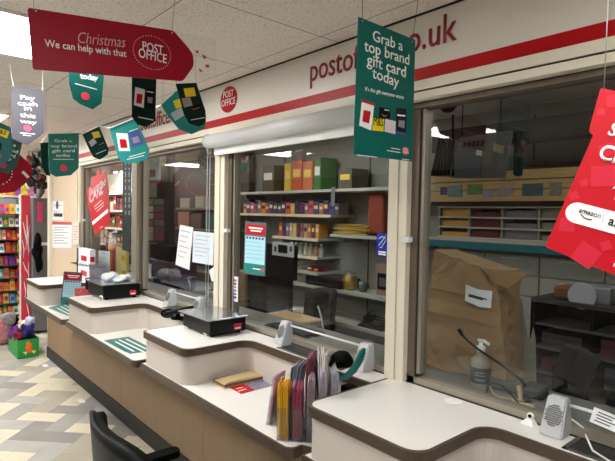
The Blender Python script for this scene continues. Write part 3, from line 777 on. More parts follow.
t = thing('promotional_leaflet', 'red and purple glossy leaflet lying beside the brown folder', 'leaflet', sum(q, Vector())/4)
mid0, mid1 = q[0].lerp(q[3], .42), q[1].lerp(q[2], .42); dz = Vector((0,0,.0004))
MB().prism([q[0]+dz, q[1]+dz, mid1+dz, mid0+dz], (0,0,.0012)).build('red_page', BRED, t)
MB().prism([mid0+dz, mid1+dz, q[2]+dz, q[3]+dz], (0,0,.0012)).build('picture_page', mat('photo_page', (128,122,150), rough=.3, var=.5, vscale=60), t)
lines_px([((236,389),(243,387.3)), ((238,391.5),(246,389))], ('z', z+.0017), .008).build('leaflet_print', mat('cream_print',(250,220,190)), t)

# leaflet stands: clear acrylic holders each with its bundle
G = None
def bundle(x, y, ang, w, th, h, z0, m, label, cat='leaflets', n=7, lean=.0, group=None, fan=.004, name='leaflet_bundle', holder=False, tipm=None):
    """upright bundle of sheets; w along its face, th through the stack"""
    u = Vector((math.cos(ang), math.sin(ang), 0)); t_ = Vector((-math.sin(ang), math.cos(ang), 0)); upv = (Vector((0,0,1)) + t_*lean - u*(.10 if group == G else 0)).normalized()
    rr = random.Random(int(abs(x*1000)+abs(y*777)))
    T = thing(name, label, cat, (x, y, z0), group)
    b = MB()
    for k in range(n):
        c = Vector((x, y, z0+.005)) + t_*(th*((k+.5)/n-.5)) + u*rr.uniform(-fan, fan); hh = h*(1-rr.uniform(0, .09)); tl = rr.uniform(-.05,.05)
        vv = (upv+u*tl).normalized(); b.obox(c+vv*hh/2, u*w, t_*(th/n*.55), vv*hh)
    b.build('sheets', m, T)
    if holder:
        t = thing('leaflet_stand', 'clear acrylic stand holding the ' + label.split(' standing')[0].split(' in ')[0], 'leaflet stand', (x, y, z0))
        c0 = Vector((x, y, z0+.001)); f = MB()
        hw, ht = w/2+.005, th/2+.005
        f.obox(c0+Vector((0,0,.0015)), u*(w+.012), t_*(th+.014), Vector((0,0,.003)))
        for sgn, hh in ((-1, h*.78), (1, h*1.0)): f.obox(c0+t_*sgn*ht+upv*hh/2, u*(w+.012), t_*.0018, upv*hh)
        for sgn in (-1, 1): f.obox(c0+u*sgn*hw+upv*h*.3, u*.0018, t_*(th+.010), upv*h*.6)
        f.build('acrylic_body', ACRYL, t)
    return T
zb = ZLOW+.0012
LY = mat('leaflet_yellow', (236,176,26), rough=.5); LP = mat('leaflet_pink', (168,70,100), rough=.5); LG = mat('leaflet_greyblue', (122,128,146), rough=.45)
LW = mat('leaflet_white', (220,216,218), rough=.5); LM = mat('leaflet_mauve', (186,164,176), rough=.45, var=.25, vscale=60); LR = mat('leaflet_rose', (206,150,156), rough=.45, var=.2, vscale=50)
G = 'upright leaflets at the end of the third counter'
R_ = math.radians
bundle(-1.395, 1.118, R_(132), .085, .034, .205, zb, LY, 'bright yellow leaflets standing in front of the leaflet crowd', n=10, group=G, holder=True)
bundle(-1.361, 1.151, R_(134), .085, .032, .20, zb, LP, 'dark pink leaflets standing right of the yellow ones', n=9, group=G, holder=True)
bundle(-1.525, 1.165, R_(118), .085, .012, .20, zb, LR, 'pale red leaflets leaning left of the yellow ones', n=3, lean=-.18, group=G, holder=True)
bundle(-1.515, 1.245, R_(124), .085, .040, .235, zb, LG, 'blue grey booklets standing behind the yellow leaflets', n=5, lean=-.16, group=G)
bundle(-1.330, 1.182, R_(136), .085, .026, .225, zb, LM, 'mauve leaflets standing right of the dark pink ones', n=8, group=G, holder=True)
bundle(-1.303, 1.214, R_(138), .085, .024, .25, zb, mat('leaflet_lilac',(196,188,202),rough=.4,var=.2,vscale=60), 'pale lilac leaflets closest to the near ledge', n=9, group=G, holder=True)
bundle(-1.290, 1.250, R_(142), .085, .026, .255, zb, mat('leaflet_silver',(186,184,194),rough=.35,var=.25,vscale=60), 'silvery leaflets at the right end of the crowd by near ledge', n=7, group=G)
bundle(-1.475, 1.300, R_(130), .085, .034, .26, zb, mat('leaflet_wine',(150,84,96),rough=.5,var=.2,vscale=50), 'wine red leaflets at the back beside the blue grey booklets', n=6, lean=-.05, group=G)
bundle(-1.43, 1.295, R_(136), .085, .014, .24, zb, mat('leaflet_dark',(46,44,50),rough=.5), 'thin dark leaflets at the back of the leaflet crowd', n=3, group=G)
bundle(-1.385, 1.285, R_(140), .085, .026, .295, zb, LW, 'tall white leaflets sticking up highest at the back', n=4, lean=.03, group=G)
bundle(-1.35, 1.275, R_(125), .085, .016, .29, zb, mat('leaflet_cream',(232,226,216),rough=.6), 'cream leaflets fanned beside the tallest white ones', n=3, lean=.0, group=G)
# pouch with teal flap
t = thing('mesh_pouch', 'black pouch with curved glossy teal strip beside the leaflets', 'pouch', (-1.30, 1.34, zb))
c = at(338, 372, ('x', -1.29))
MB().box(-1.33, -1.285, 1.325, 1.375, zb+.0, zb+.16, bev=.008).build('post', BLKM, t)
b = MB(); b.blob(at(339, 361, ('x', -1.33)), (.04,.05,.034), seed=5, rough=.22); b.build('pouch', BLKM, t)
b = MB(); n = 10; top = []; 
path = [at(u, v, ('x', -1.265)) for u, v in ((333,378),(340,380.5),(348,379),(356,372),(361,364),(364.5,355),(366,349))]
wd = [.006,.012,.018,.024,.026,.020,.004]
L1 = []; L2 = []
for k, p in enumerate(path):
    d = (path[min(k+1,6)]-path[max(k-1,0)]).normalized(); s_ = Vector((1,0,0)).cross(d).normalized()
    L1.append(p + s_*wd[k]); L2.append(p - s_*wd[k]*.1)
for k in range(6):
    A_, B_, C_, D_ = L1[k], L1[k+1], L2[k+1], L2[k]
    solid(b, [A_, B_, C_, D_], [q+Vector((-.010,0,.003)) for q in (A_, B_, C_, D_)])
b.build('teal_strip', mat('glossy_teal', (12,92,92), rough=.2), t)

# poster stands
def poster(px, plane, label, cat='poster', lean=0, name='notice_stand'):
    """portrait notice: red head, purple row, pale body, teal foot; px = TL,TR,BR,BL"""
    TL, TR, BR, BL = [at(*p, plane) for p in px]; n = pn(plane)
    t = thing(name, label, cat, (BL+BR)/2)
    def q(a0, a1, b0, b1, off, th, m, nm_):
        f = lambda s_, r_: TL.lerp(TR, s_).lerp(BL.lerp(BR, s_), r_) + n*off
        MB().prism([f(a0,b0), f(a1,b0), f(a1,b1), f(a0,b1)], n*th).build(nm_, m, t)
    q(0,1,0,1, -.004,.004, mat('slate_card',(92,100,104),rough=.4), 'backing')
    q(.08,.95,.05,.24, .0001,.0004, BRED, 'red_heading')
    q(.2,.85,.10,.13, .0006,.0003, WHITE, 'heading_print'); q(.28,.78,.155,.18, .0006,.0003, WHITE, 'heading_print')
    q(.05,.97,.27,.79, .0001,.0004, mat('pale_blue_print',(176,222,238),rough=.4), 'pale_table')
    for k in range(6): q(.10+.143*k,.19+.143*k,.285,.325, .0006,.0003, mat('purple_dot',(64,40,110)), 'purple_dot')
    for r in range(5): q(.12,.86,.38+.075*r,.387+.075*r, .0006,.0003, mat('table_rule',(110,160,180)), 'table_rule')
    q(.03,.98,.79,.97, .0001,.0004, mat('teal_foot',(34,132,126),rough=.4), 'teal_foot')
    q(.45,.78,.87,.89, .0006,.0003, WHITE, 'foot_print'); q(.82,.93,.85,.92, .0006,.0003, PINK, 'logo')
    return t
poster([(64,271.5),(82.5,272.5),(80,304.5),(60.5,303.5)], ('x', -4.48), 'grey framed notice with red heading standing at far end of counter')
b = MB(); 
poster([(245,221),(266.5,223),(264.8,276.5),(243.2,273.5)], ('y', 1.552), 'grey framed notice with red heading stuck on middle window glass')
# other leaflets near the far ledge
def dispenser(px0, px1, Y, m, label, logo_m=BRED, dep=.05):
    a_, c_ = at(px0[0], px1[1], ('y', Y)), at(px1[0], px0[1], ('y', Y))
    t = thing('leaflet_box', label, 'leaflet box', ((a_.x+c_.x)/2, Y, a_.z))
    MB().box(a_.x, c_.x, Y, Y+dep, a_.z, c_.z, bev=.003).build('box_body', m, t)
    MB().box(c_.x, c_.x+.0015, Y+.008, Y+dep-.008, a_.z+(c_.z-a_.z)*.3, a_.z+(c_.z-a_.z)*.6).build('red_panel', logo_m, t)
    MB().box(a_.x+(c_.x-a_.x)*.25, a_.x+(c_.x-a_.x)*.75, Y-.0012, Y, a_.z+(c_.z-a_.z)*.3, a_.z+(c_.z-a_.z)*.6).build('red_panel', logo_m, t)
    return t
bundle(-4.28, 1.30, math.radians(80), .12, .05, .16, ZLOW+.0012, mat('red_white_leaflet',(214,96,100),var=.4,vscale=50), 'red and white leaflets beside the standing notice at far end', n=5)
dispenser((78,265.5),(90,279), 1.40, PAPER, 'white leaflet box with red print, lower of two at far window')
dispenser((78.5,250),(89.5,264.3), 1.40, PAPER, 'white leaflet box with red print, upper of two at far window')
t_ = thing('leaflet_rack', 'dark upright rack holding the two white leaflet boxes', 'rack', (-4.42,1.46,ZL+.001))
a_ = at(90, 285, ('y', 1.455)); c_ = at(77, 248, ('y', 1.455))
MB().box(c_.x-.01, a_.x+.03, 1.456, 1.466, ZL+.0012, c_.z).build('back_panel', mat('dark_teal_panel',(22,50,50)), t_)
for zz in (at(80,279.3,('y',1.40)).z-.008, at(80,264.8,('y',1.40)).z-.006): MB().box(c_.x, a_.x, 1.395, 1.455, zz, zz+.004).build('shelf', BLK, t_)
for k, (dx, dl) in enumerate(((0,-.15),(.05,-.05),(.10,.05),(.15,.15))):
    bundle(-4.08+dx*.9, 1.33, math.radians(70), .09, .022, .20-.01*k, ZL+.0012, mat('grey_mauve_leaflet_%d'%(k%2), (150-20*(k%2),130,142), rough=.4, var=.35, vscale=40), 
        'grey mauve leaflets fanned beside the far black scale, ' + ['leftmost of four','second of four from left','third of four from left','rightmost of four'][k], n=3, lean=.0, group='grey leaflets by the far scale')
MBx = MB().box(-4.15, -3.93, 1.27, 1.295, ZL+.0012, ZL+.09); tag(MBx.build('leaflet_tray', BLKM), 'low black tray in front of the grey mauve leaflets', 'tray')
# notices on beige wall
def notice(px, plane, label, head=None, rows=5, m=PAPER):
    TL, TR, BR, BL = [at(*p, plane) for p in px]; n = pn(plane); t = thing('wall_notice', label, 'notice', (BL+BR)/2)
    def q(a0, a1, b0, b1, off, th, mm, nm_):
        f = lambda s_, r_: TL.lerp(TR, s_).lerp(BL.lerp(BR, s_), r_) + n*off
        MB().prism([f(a0,b0), f(a1,b0), f(a1,b1), f(a0,b1)], n*th).build(nm_, mm, t)
    q(0,1,0,1, 0,.001, m, 'paper')
    if head: q(0,1,0,.11, .0012,.0004, head, 'heading')
    b = MB()
    for k in range(rows):
        f = lambda s_, r_: TL.lerp(TR, s_).lerp(BL.lerp(BR, s_), r_) + n*.0012
        y = .2+.7*k/max(rows,1); b.prism([f(.12,y), f(.86-.2*(k%2),y), f(.86-.2*(k%2),y+.025), f(.12,y+.025)], n*.0003)
    b.build('printed_lines', MGY, t)
    return t
PW = ('y', 1.4885)
notice([(52,201),(63.7,201.5),(63.4,220.5),(51.7,219.8)], PW, 'small white notice with dark emblem on beige end wall, upper one', rows=2)
b = MB(); a_ = at(57.3, 205, PW); b.lathe(a_+Vector((0,-.0012,0)), [(.045,0),(.045,.001)], seg=14, axis=(0,-1,0)); tag(b.build('emblem_print', BLK), 'dark round emblem on the upper small wall notice', 'emblem')
b = MB(); a_ = at(54, 214.8, PW); rr = random.Random(2); x = a_.x
while x < a_.x+.32: w = rr.uniform(.006,.02); b.box(x, x+w*.6, 1.4860, 1.4872, a_.z-.018, a_.z+.018); x += w
tag(b.build('barcode_print', BLK), 'dark barcode strip low on the upper small wall notice', 'barcode')
notice([(51.8,221.5),(71.8,222),(71.5,248),(51.5,248)], PW, 'white framed notice with red heading on beige end wall', head=mat('heading_red',(190,60,60)), rows=7)
notice([(73,221.5),(79,221.8),(79,244.5),(73,244.3)], PW, 'narrow white notice with red border next to cream window post', rows=6, m=mat('pinkish_paper',(228,206,200)))

# ---- things on the window glass (customer side)
PG = ('y', 1.553)
s = thing('window_poster', 'tilted red spiky topped poster in the farthest window', 'poster', at(100, 232, ('y', 1.50)))
PG1 = ('y', 1.50)
poly_px([(86.4,188.5),(90.8,186),(91.5,177),(95.5,176),(98.8,168),(101,174.5),(106.5,169.5),(107,178),(108.6,192),(110,223.5),(95,234.5),(92,222),(88.5,207)], PG1, .003).build('poster_card', BRED, s)
for t_, a_, c_, bo in (('Guaranteed',(89.5,196),(106,184.5),.02),('CARE',(90,203.5),(104,192),.03)): text_px(t_, a_, c_, PG1, s, mat('pale_pink_white',(246,210,214)), bold=bo, shear=.2)
lines_px([((94,207),(102,200)), ((95,209.5),(104,202)), ((97,211.5),(104,205)), ((100,228),(103,226))], PG1, .008).build('small_print', mat('pale_pink_white',(246,210,214)), s)
lines_px([((92.3,223.5),(108,210.5))], PG1, .032).build('white_band', WHITE, s)
cord(at(98.8,168.5,PG1), Vector((at(98.8,168.5,PG1).x,1.5,2.045)), s)
def paper(px, Y, label, m=PAPER, lines=5, name='paper_notice', curl=.0):
    P_l = [at(*p, ('y', Y)) for p in px]; t = thing(name, label, 'notice', sum(P_l, Vector())/len(P_l))
    MB().prism(P_l, (0,.0012,0)).build('paper', m, t)
    if lines and len(px) == 4:
        TL, TR, BR, BL = P_l; b = MB()
        for k in range(lines):
            f = lambda s_, r_: TL.lerp(TR, s_).lerp(BL.lerp(BR, s_), r_) + Vector((0,-.0003,0))
            y = .12+.75*k/lines; e = .85-.25*((k*7)%3)/2
            b.prism([f(.12,y), f(e,y), f(e,y+.018), f(.12,y+.018)], (0,-.0002,0))
        b.build('handwriting', mat('pen_grey',(150,156,170)), t)
    return t
paper([(180,224.8),(193,227.5),(189.2,270),(175.4,264.5)], 1.555, 'creased white paper sheet taped on second window, left of two', lines=6)
paper([(193.3,231),(214,233),(213,265.5),(192.2,262)], 1.5555, 'wide white handwritten sheet on second window, right of two', m=mat('bluish_paper',(214,224,236),rough=.8), lines=6)
paper([(209,270.5),(216,265.5),(217,282),(211.5,281)], 1.5555, 'small slanted white paper scrap low on the second window', lines=0)
paper([(98.5,250.5),(110,251.5),(109.5,273.5),(98,272)], 1.57, 'white paper sheet low in the far window behind leaflets', lines=4)
paper([(232.6,276),(238.2,276.8),(237.6,302),(232,301)], 1.545, 'narrow white sticker strip with coloured logos on window frame', lines=0)
b = MB()
for k, cc in enumerate(((210,60,70),(70,90,190),(230,140,60),(60,130,200),(200,60,90),(40,70,170))):
    a_ = at(233.4, 281+3.4*k, ('y', 1.5445)); b.box(a_.x, a_.x+.03, 1.543, 1.5445, a_.z, a_.z+.012, mat('logo_patch_%d'%k, cc))
tag(b.build('logo_strip', None), 'row of tiny coloured payment marks on the narrow white strip', 'logos')
s = thing('window_sticker', 'blue square hearing loop sticker on middle window beside cream post', 'sticker', at(382, 255, PG))
BLUE = mat('sticker_blue', (24,52,170), rough=.35)
poly_px([(377,233),(387.5,234.3),(387.3,257),(376.8,255.5)], PG, .0008, off=.0008).build('sticker_base', BLUE, s)
MB().tube([at(u, v, PG)+Vector((0,-.0014,0)) for u, v in ((379.5,238.5),(382,236.5),(385,237.5),(386,240.5),(384.5,243),(383,245),(382,247.5),(380,247.5))], .0022, seg=6).build('ear_mark', WHITE, s)
MB().tube([at(u, v, PG)+Vector((0,-.0014,0)) for u, v in ((379,245.5),(386,236))], .0016, seg=6).build('diagonal_mark', WHITE, s)
lines_px([((378.5,251.5),(386,252.5)), ((378.5,253.8),(386,254.8))], ('y', 1.5518), .006).build('small_print', WHITE, s)
# dark vertical banner behind far window
s = thing('vertical_banner', 'tall dark teal vertical banner with white writing beside far window frame', 'banner', at(126, 245, ('y', 1.55)))
poly_px([(123,140),(131.5,138),(130.5,252),(122,250)], ('y', 1.55), .003).build('banner_cloth', mat('banner_dark',(12,34,40)), s)
b = MB()
for k in range(16):
    for uu in (125, 128.6):
        a_ = at(uu, 152+4.2*k+ (k%3), ('y', 1.5495)); b.box(a_.x, a_.x+.022, 1.549, 1.5498, a_.z, a_.z+.016+.01*(k%2))
b.build('vertical_print', mat('print_grey',(150,160,160)), s)

# ================================================================== INSIDE THE OFFICE
def bx(u0, v0, u1, v1, Y, dep, mb, m=None, bev=0):
    a = at(u0, v1, ('y', Y)); c = at(u1, v0, ('y', Y))
    return mb.box(a.x, c.x, Y, Y+dep, a.z, c.z, m, bev=bev)
struct(MB().box(-5.94, .1, 1.6, 1.87, .93, .9915).build('trim_20', mat('inner_ledge', (128,126,121), rough=.45)))
d = thing('office_desk', 'long grey desk behind the glass on the staff side', 'desk', (-2.9, 2.1, 0))
MB().box(-5.9, .1, 1.88, 2.35, .72, .75).build('desktop', mat('desk_grey',(120,118,112),rough=.5), d)
for x in (-5.8, -4.3, -2.9, -1.45, 0): MB().box(x-.02, x+.02, 1.9, 2.33, 0, .72).build('desk_panel', mat('desk_side',(96,94,90)), d)
r = thing('rear_worktop', 'pale worktop along the back wall of the office', 'worktop', (-2.6, 3.1, 0))
MB().box(-5.9, .1, 2.95, 3.295, .69, .72).build('worktop', SHELFM, r); MB().box(-5.9, .1, 3.0, 3.295, 0, .69).build('cabinet_body', MGY, r)
# wall panels grooves
b = MB()
for x in (-2.99*1.0, -4.2, -1.55, -.4): b.box(x-.004, x+.004, 3.292, 3.299, .73, 2.3)
struct(b.build('trim_21', mat('seam_dark',(60,58,55))))
def shelf(x0, x1, z, label, y0=3.0, th=.022, m=SHELFM, front=None):
    t = thing('wall_shelf', label, 'shelf', ((x0+x1)/2, 3.15, z-th))
    MB().box(x0, x1, y0+.004, 3.294, z-th, z).build('board', m, t)
    MB().box(x0, x1, y0-.002, y0+.003, z-th-.002, z+.001).build('front_edge', front or m, t)
    b = MB()
    for x in (x0+.1, x1-.1): b.box(x-.01, x+.01, 3.05, 3.294, z-th-.05, z-th-.001)
    b.build('bracket', MGY, t)
WSH = mat('warm_shelf', (246,226,186), rough=.5)
shelf(-4.66, -3.17, 1.618, 'pale shelf carrying the upper long row of small packets', front=WSH)
shelf(-4.00, -3.33, 1.40, 'pale shelf carrying the lower row of slim packets', front=WSH)
shelf(-3.86, -3.33, 1.235, 'short pale shelf below the slim packets', front=WSH)
shelf(-3.86, -3.33, 1.095, 'short pale shelf level with the small red packets')
shelf(-4.70, -2.10, .977, 'long pale shelf with printer and gold jar on it')
shelf(-3.17, -2.10, 1.452, 'pale shelf with brown envelopes and red folder beside post')
shelf(-4.66, -2.10, 1.84, 'grey top shelf with large yellow red and green boxes')
rr = random.Random(5)
def packet(x, w, z, h, col, label, group, y=3.05, d=.12, name='packet', cat='packet', cap=False):
    M = mat('pack_%d_%d_%d' % col, col, rough=.4)
    t = thing(name, label, cat, (x+w/2, y+d/2, z+.001), group)
    MB().box(x, x+w, y, y+d, z+.001, z+.001+h, bev=.003).build('pack_body', M, t)
    c2 = rr.choice([(236,226,206),(250,214,90),(240,240,240),(30,40,110),(160,20,30)])
    MB().box(x+w*.15, x+w*.85, y-.0012, y-.0002, z+h*.45, z+h*.72).build('pack_print', mat('pp_%d_%d_%d' % c2, c2), t)
warm = [(214,150,60),(220,90,60),(206,170,120),(200,60,50),(222,196,110),(110,60,110),(60,70,130),(180,120,90),(200,90,110),(70,60,90),(210,120,50),(120,110,130),(90,60,100),(60,80,120),(150,110,110),(60,60,80),(190,170,150)]
gA = 'small packets on the upper long office shelf'; x = -4.60
for k in range(22):
    w = .052+.01*(k%3); packet(x, w, 1.618, .10+.012*((k*5)%3), warm[(k*3+2) % len(warm)] if k < 13 else warm[5+(k*5)%11], 'small upright packet in the upper long row on the office shelf', gA); x += w+.006
gB = 'slim packets on the lower office shelf'; x = -3.96
for k in range(11):
    w = .045; packet(x, w, 1.40, .13, warm[(k*5+1) % len(warm)], 'slim packet in the lower row on the office shelf', gB); x += w+.009
gC = 'pale bottles on the short office shelf'; x = -3.82
for k in range(7):
    cc = [(206,196,160),(214,160,120),(176,190,170),(222,214,196)][k%4]; M = mat('bot_%d'%(k%4), cc, rough=.3)
    t = thing('small_bottle', 'small pale bottle standing on the short office shelf', 'bottle', (x, 3.1, 1.236), gC)
    MB().lathe((x, 3.1, 1.236), [(.022,0),(.024,.01),(.024,.07),(.01,.085),(.01,.098)], seg=12).build('bottle_body', M, t)
    MB().lathe((x, 3.1, 1.3345), [(.012,0),(.012,.014)], seg=10).build('bottle_cap', WHITE, t); x += .072
packet(-3.52, .06, 1.095, .045, (170,50,50), 'small red packet on the shelf above the long shelf, left one', 'red packets'); packet(-3.44, .07, 1.095, .035, (150,40,44), 'small red packet on the shelf above the long shelf, right one', 'red packets')
for k, (u0, v0, u1, cc, lb) in enumerate(((284,163,291,(222,186,60),'tall yellow box on grey top shelf'),(291.5,160,302,(206,90,50),'orange red box next to yellow one on top shelf'),(302.5,161,312.5,(210,120,80),'pale orange box in middle of top shelf'),(313.5,157,321,(70,120,60),'green box on top shelf with yellow edge'),(262,165,274,(90,80,60),'dim brown box at left of top shelf'),(338,168,352,(96,92,80),'dim grey box on top shelf near the post'))):
    a_ = at(u0, 187, ('y', 3.04)); c_ = at(u1, v0, ('y', 3.04)); packet(a_.x, c_.x-a_.x, 1.84, max(.1, c_.z-1.84), cc, lb, None, y=3.04, d=.2, name='stock_box', cat='box')
# envelope stack, red folder
t = MB(); rr2 = random.Random(9)
for k in range(7): t.obox((-2.96+rr2.uniform(-.03,.03), 3.13, 1.458+.012*k+.004), (.34,.03+.02*rr2.random(),.02*(k%3)), (-.02,.2,0), (0,0,.011))
tag(t.build('envelope_stack', mat('manila', (180,146,60), rough=.7)), 'untidy stack of yellow brown envelopes on shelf beside post', 'envelopes', None)
t = MB(); bx(367, 193, 384, 233, 3.06, .16, t, bev=.02); o = tag(t.build('box_file', mat('dull_red',(150,62,44), rough=.6)), 'dull red box file on shelf right of the envelopes', 'box file')
for v in o.data.vertices: pass
t = thing('price_tag', 'small grey tag strip hanging below grey top shelf', 'tag', (-3.0, 3.0, 1.7)); t_b = MB(); bx(331,187,335,206,2.993,.0045,t_b); t_b.build('tag_strip', MGY, t)
# printer on long shelf
t = thing('desk_printer', 'flat black printer on the long back shelf', 'printer', (-3.2, 3.1, .978))
a_ = at(306, 285, ('y', 3.02)); c_ = at(341, 270, ('y', 3.02))
MB().box(a_.x, c_.x, 3.01, 3.27, .978, 1.06, bev=.01).build('body', BLK, t); MB().box(a_.x+.01, c_.x-.06, 3.0, 3.01, 1.0, 1.012).build('paper_slot', DGY, t); MB().box(a_.x, c_.x-.02, 3.02, 3.25, 1.061, 1.075).build('lid', DGY, t)
t = thing('glass_jar', 'round glass jar of gold coloured sweets on the long shelf', 'jar', (-2.83, 3.1, .978))
x = at(350, 283, ('y', 3.1)).x
MB().lathe((x, 3.1, .9785), [(.05,0),(.062,.02),(.062,.09),(.045,.105),(.045,.125)], seg=20).build('contents', mat('gold_sweets',(176,138,50),rough=.35,metal=.3,var=.6,vscale=60), t)
MB().lathe((x, 3.1, .9782), [(.053,0),(.066,.02),(.066,.11),(.05,.128),(.05,.155),(.0,.156)], seg=20).build('glass_body', ACRYL, t)
x = at(363, 285, ('y', 3.1)).x
t = thing('mug', 'dark handled mug on the long shelf right of the jar', 'mug', (x, 3.1, .978)); MB().lathe((x, 3.1, .9785), [(.03,0),(.036,.02),(.036,.085),(.031,.085),(.03,.02)], seg=18).build('cup', mat('smoked_glass',(90,96,90),rough=.1), t)
MB().tube([(x+.034,3.1,1.05),(x+.06,3.1,1.045),(x+.062,3.1,1.015),(x+.035,3.1,1.0)], .005, seg=6).build('handle', BLK, t)
t = thing('desk_clock', 'tan box with black radio in front on the long shelf', 'radio', at(381, 295, ('y', 3.05)))
b = MB(); bx(376,265,392,294.5,3.09,.1,b,bev=.004); b.build('tan_case', mat('tan',(160,132,116)), t)
b = MB(); bx(377,275,393,289,3.075,.014,b,bev=.004); b.build('black_front', BLK, t); b = MB(); bx(379,279,390,286,3.072,.003,b); b.build('display', mat('slate',(86,92,104)), t)
# telephone
a_ = at(346, 335, ('z', .75))
x, y = at(343, 334, ('z', .722)).x, 3.06
t = thing('desk_telephone', 'black desk telephone with curled cord on the rear worktop', 'telephone', (x, y, .7215))
b = MB(); solid(b, [(x-.14,y-.09,.7215),(x+.13,y-.09,.7215),(x+.13,y+.1,.7215),(x-.14,y+.1,.7215)], [(x-.12,y-.08,.745),(x+.11,y-.08,.745),(x+.11,y+.08,.79),(x-.12,y+.08,.79)]); b.build('body', BLK, t)
MB().tube([(x-.09,y-.05,.785),(x-.09,y-.02,.80),(x-.09,y+.04,.812),(x-.09,y+.07,.81)], .02, seg=10).build('handset', BLK, t)
b = MB()
for k in range(12): b.lathe((x-.01+.032*(k%3), y-.045+.028*(k//3), .757+.0135*(k//3)+.002), [(.009,0),(.009,.006)], seg=8)
b.build('key', MGY, t)
MB().tube([(x+.13,y,.74),(x+.2,y-.03,.745),(x+.26,y-.02,.735),(x+.27,y+.02,.735),(x+.2,y+.05,.735)], .006, seg=6).build('curly_cord', BLK, t)
# white cable arc behind guard bar
pts = [at(u, v, ('y', 1.9)) for u, v in ((318,306),(321,316),(323,328),(323.5,345))]; pts.append(Vector((pts[-1].x,1.9,.752)))
tag(MB().tube(pts, .005, seg=6).build('white_cable', WPLA), 'white upright cable behind the middle window guard rail', 'cable')
pts = [at(u, v, ('y', 1.88)) for u, v in ((216,262),(214,275),(211,285),(208,298))]; pts.append(Vector((pts[-1].x,1.88,.9925 if False else .752)))
tag(MB().tube(pts, .004, seg=6).build('white_cable', WPLA), 'white cable hanging behind second window near cream post', 'cable')

# black cabinet with small printer on top, seen behind middle window
t = thing('label_printer', 'black machine with grey framed display seen behind middle window notice', 'printer', at(280, 275, ('y', 2.2)))
b = MB(); bx(262,246,293,276,2.22,.05,b,bev=.01); b.build('body', BLKM, t)
b = MB(); bx(272,243.5,293.5,255,2.205,.012,b,bev=.003); b.build('display_frame', GPLA, t)
b = MB(); bx(278,245.5,287,252.5,2.2,.004,b); b.build('display', BLKM, t)
b = MB(); 
for uu in (275,290.5): bx(uu-1,246.5,uu+1,251.5,2.2,.004,b)
b.build('button_column', DGY, t)
sd = MB(); a_ = at(262,276,('y',2.22)); c_ = at(294,276,('y',2.22)); sd.box(a_.x+.06, c_.x-.06, 2.225, 2.265, .7515, a_.z-.001); sd.build('stand', BLKM, t)
# swivel chair inside
def office_chair(loc, rot, name, label, m, seat_z=.46, arms=True, inner=None, backz=(.56,.93), w=.46, armz=.56, dep=.13, drop=.05):
    T = thing(name, label, 'chair', (loc[0], loc[1], 0))
    parts = []
    def pt(x, y, z): 
        c, s_ = math.cos(rot), math.sin(rot); return Vector((loc[0]+x*c-y*s_, loc[1]+x*s_+y*c, z))
    # seat cushion
    b = MB(); P = rnd_poly([(-.23,-.22),(.23,-.22),(.24,.22),(-.24,.22)], .09, 6)
    n0 = 0; b.prism([pt(x, y, seat_z-.05) for x, y in P], (0,0,.07)); bmesh.ops.bevel(b.bm, geom=[e for e in b.bm.edges if abs(e.verts[0].co.z-e.verts[1].co.z) < 1e-5], offset=.02, segments=3, affect='EDGES')
    for f in b.bm.faces: f.smooth = True
    b.build('seat', m, T)
    # curved shell back, opening forwards (+y)
    def shell(th0, th1, y_in, z0, z1, mm, nm_, ext=1.0, lift=0):
        b = MB(); N = 18; K = 8; O = []; I = []
        for i in range(N+1):
            s_ = -1+2*i/N; x = s_*w/2*ext; y = -.26 + dep*abs(s_)**2.2
            e = (1-abs(s_)**5)
            ro, ri = [], []
            for k in range(K+1):
                v = k/K; zz = z0+(z1-z0)*v
                top = z1 - (1-e)*drop; bot = z0 + (1-e)*.06
                zz = bot+(top-bot)*v
                lean = -.03*v
                ro.append(b.bm.verts.new(pt(x, y+lean+th0, zz))); ri.append(b.bm.verts.new(pt(x*.97, y+lean+th1, zz)))
            O.append(ro); I.append(ri)
        def q(a, c, d, e_): f = b.bm.faces.new((a, c, d, e_)); f.smooth = True
        for i in range(N):
            for k in range(K):
                q(O[i][k], O[i+1][k], O[i+1][k+1], O[i][k+1]); q(I[i][k], I[i][k+1], I[i+1][k+1], I[i+1][k])
            q(O[i][0], I[i][0], I[i+1][0], O[i+1][0]); q(O[i][K], O[i+1][K], I[i+1][K], I[i][K])
        for k in range(K):
            q(O[0][k], O[0][k+1], I[0][k+1], I[0][k]); q(O[N][k], I[N][k], I[N][k+1], O[N][k+1])
        b.build(nm_, mm, T)
    shell(-.012, .0, 0, backz[0], backz[1], inner or m, 'back_shell'); shell(.002, .03, 0, backz[0]+.01, backz[1]-.008, m, 'backrest', ext=.97)
    MB().tube([pt(0,-.285,backz[0]+.08), pt(0,-.29,seat_z+.02), pt(0,-.2,seat_z-.06), pt(0,0,seat_z-.065)], .02, seg=8).build('back_support', BLKM, T)
    MB().tube([pt(0,0,seat_z-.055), pt(0,0,.09)], .025, seg=12).build('gas_column', CHROME, T)
    for k in range(5):
        a_ = 2*math.pi*k/5+.3; e = pt(.27*math.cos(a_), .27*math.sin(a_), .07)
        lg = MB().tube([pt(0,0,.10), e], .018, seg=8).build('star_leg', BLKM, T)
        MB().tube([pt(.27*math.cos(a_)-.015, .27*math.sin(a_), .028), pt(.27*math.cos(a_)+.015, .27*math.sin(a_), .028)], .027, seg=12).build('castor', BLKM, lg)
    if arms:
        for sg_ in (-1, 1):
            ar = MB().tube([pt(sg_*.22,-.02,seat_z-.03), pt(sg_*.29,-.02,seat_z-.0), pt(sg_*.29,-.02,armz-.001)], .014, seg=8).build('arm_post', CHROME, T)
            b = MB(); P = rnd_poly([(sg_*.29-.03,-.15),(sg_*.29+.03,-.15),(sg_*.29+.03,.13),(sg_*.29-.03,.13)], .025, 4)
            b.prism([pt(x, y, armz) for x, y in P], (0,0,.028)); b.build('arm_pad', m, ar)
    return T
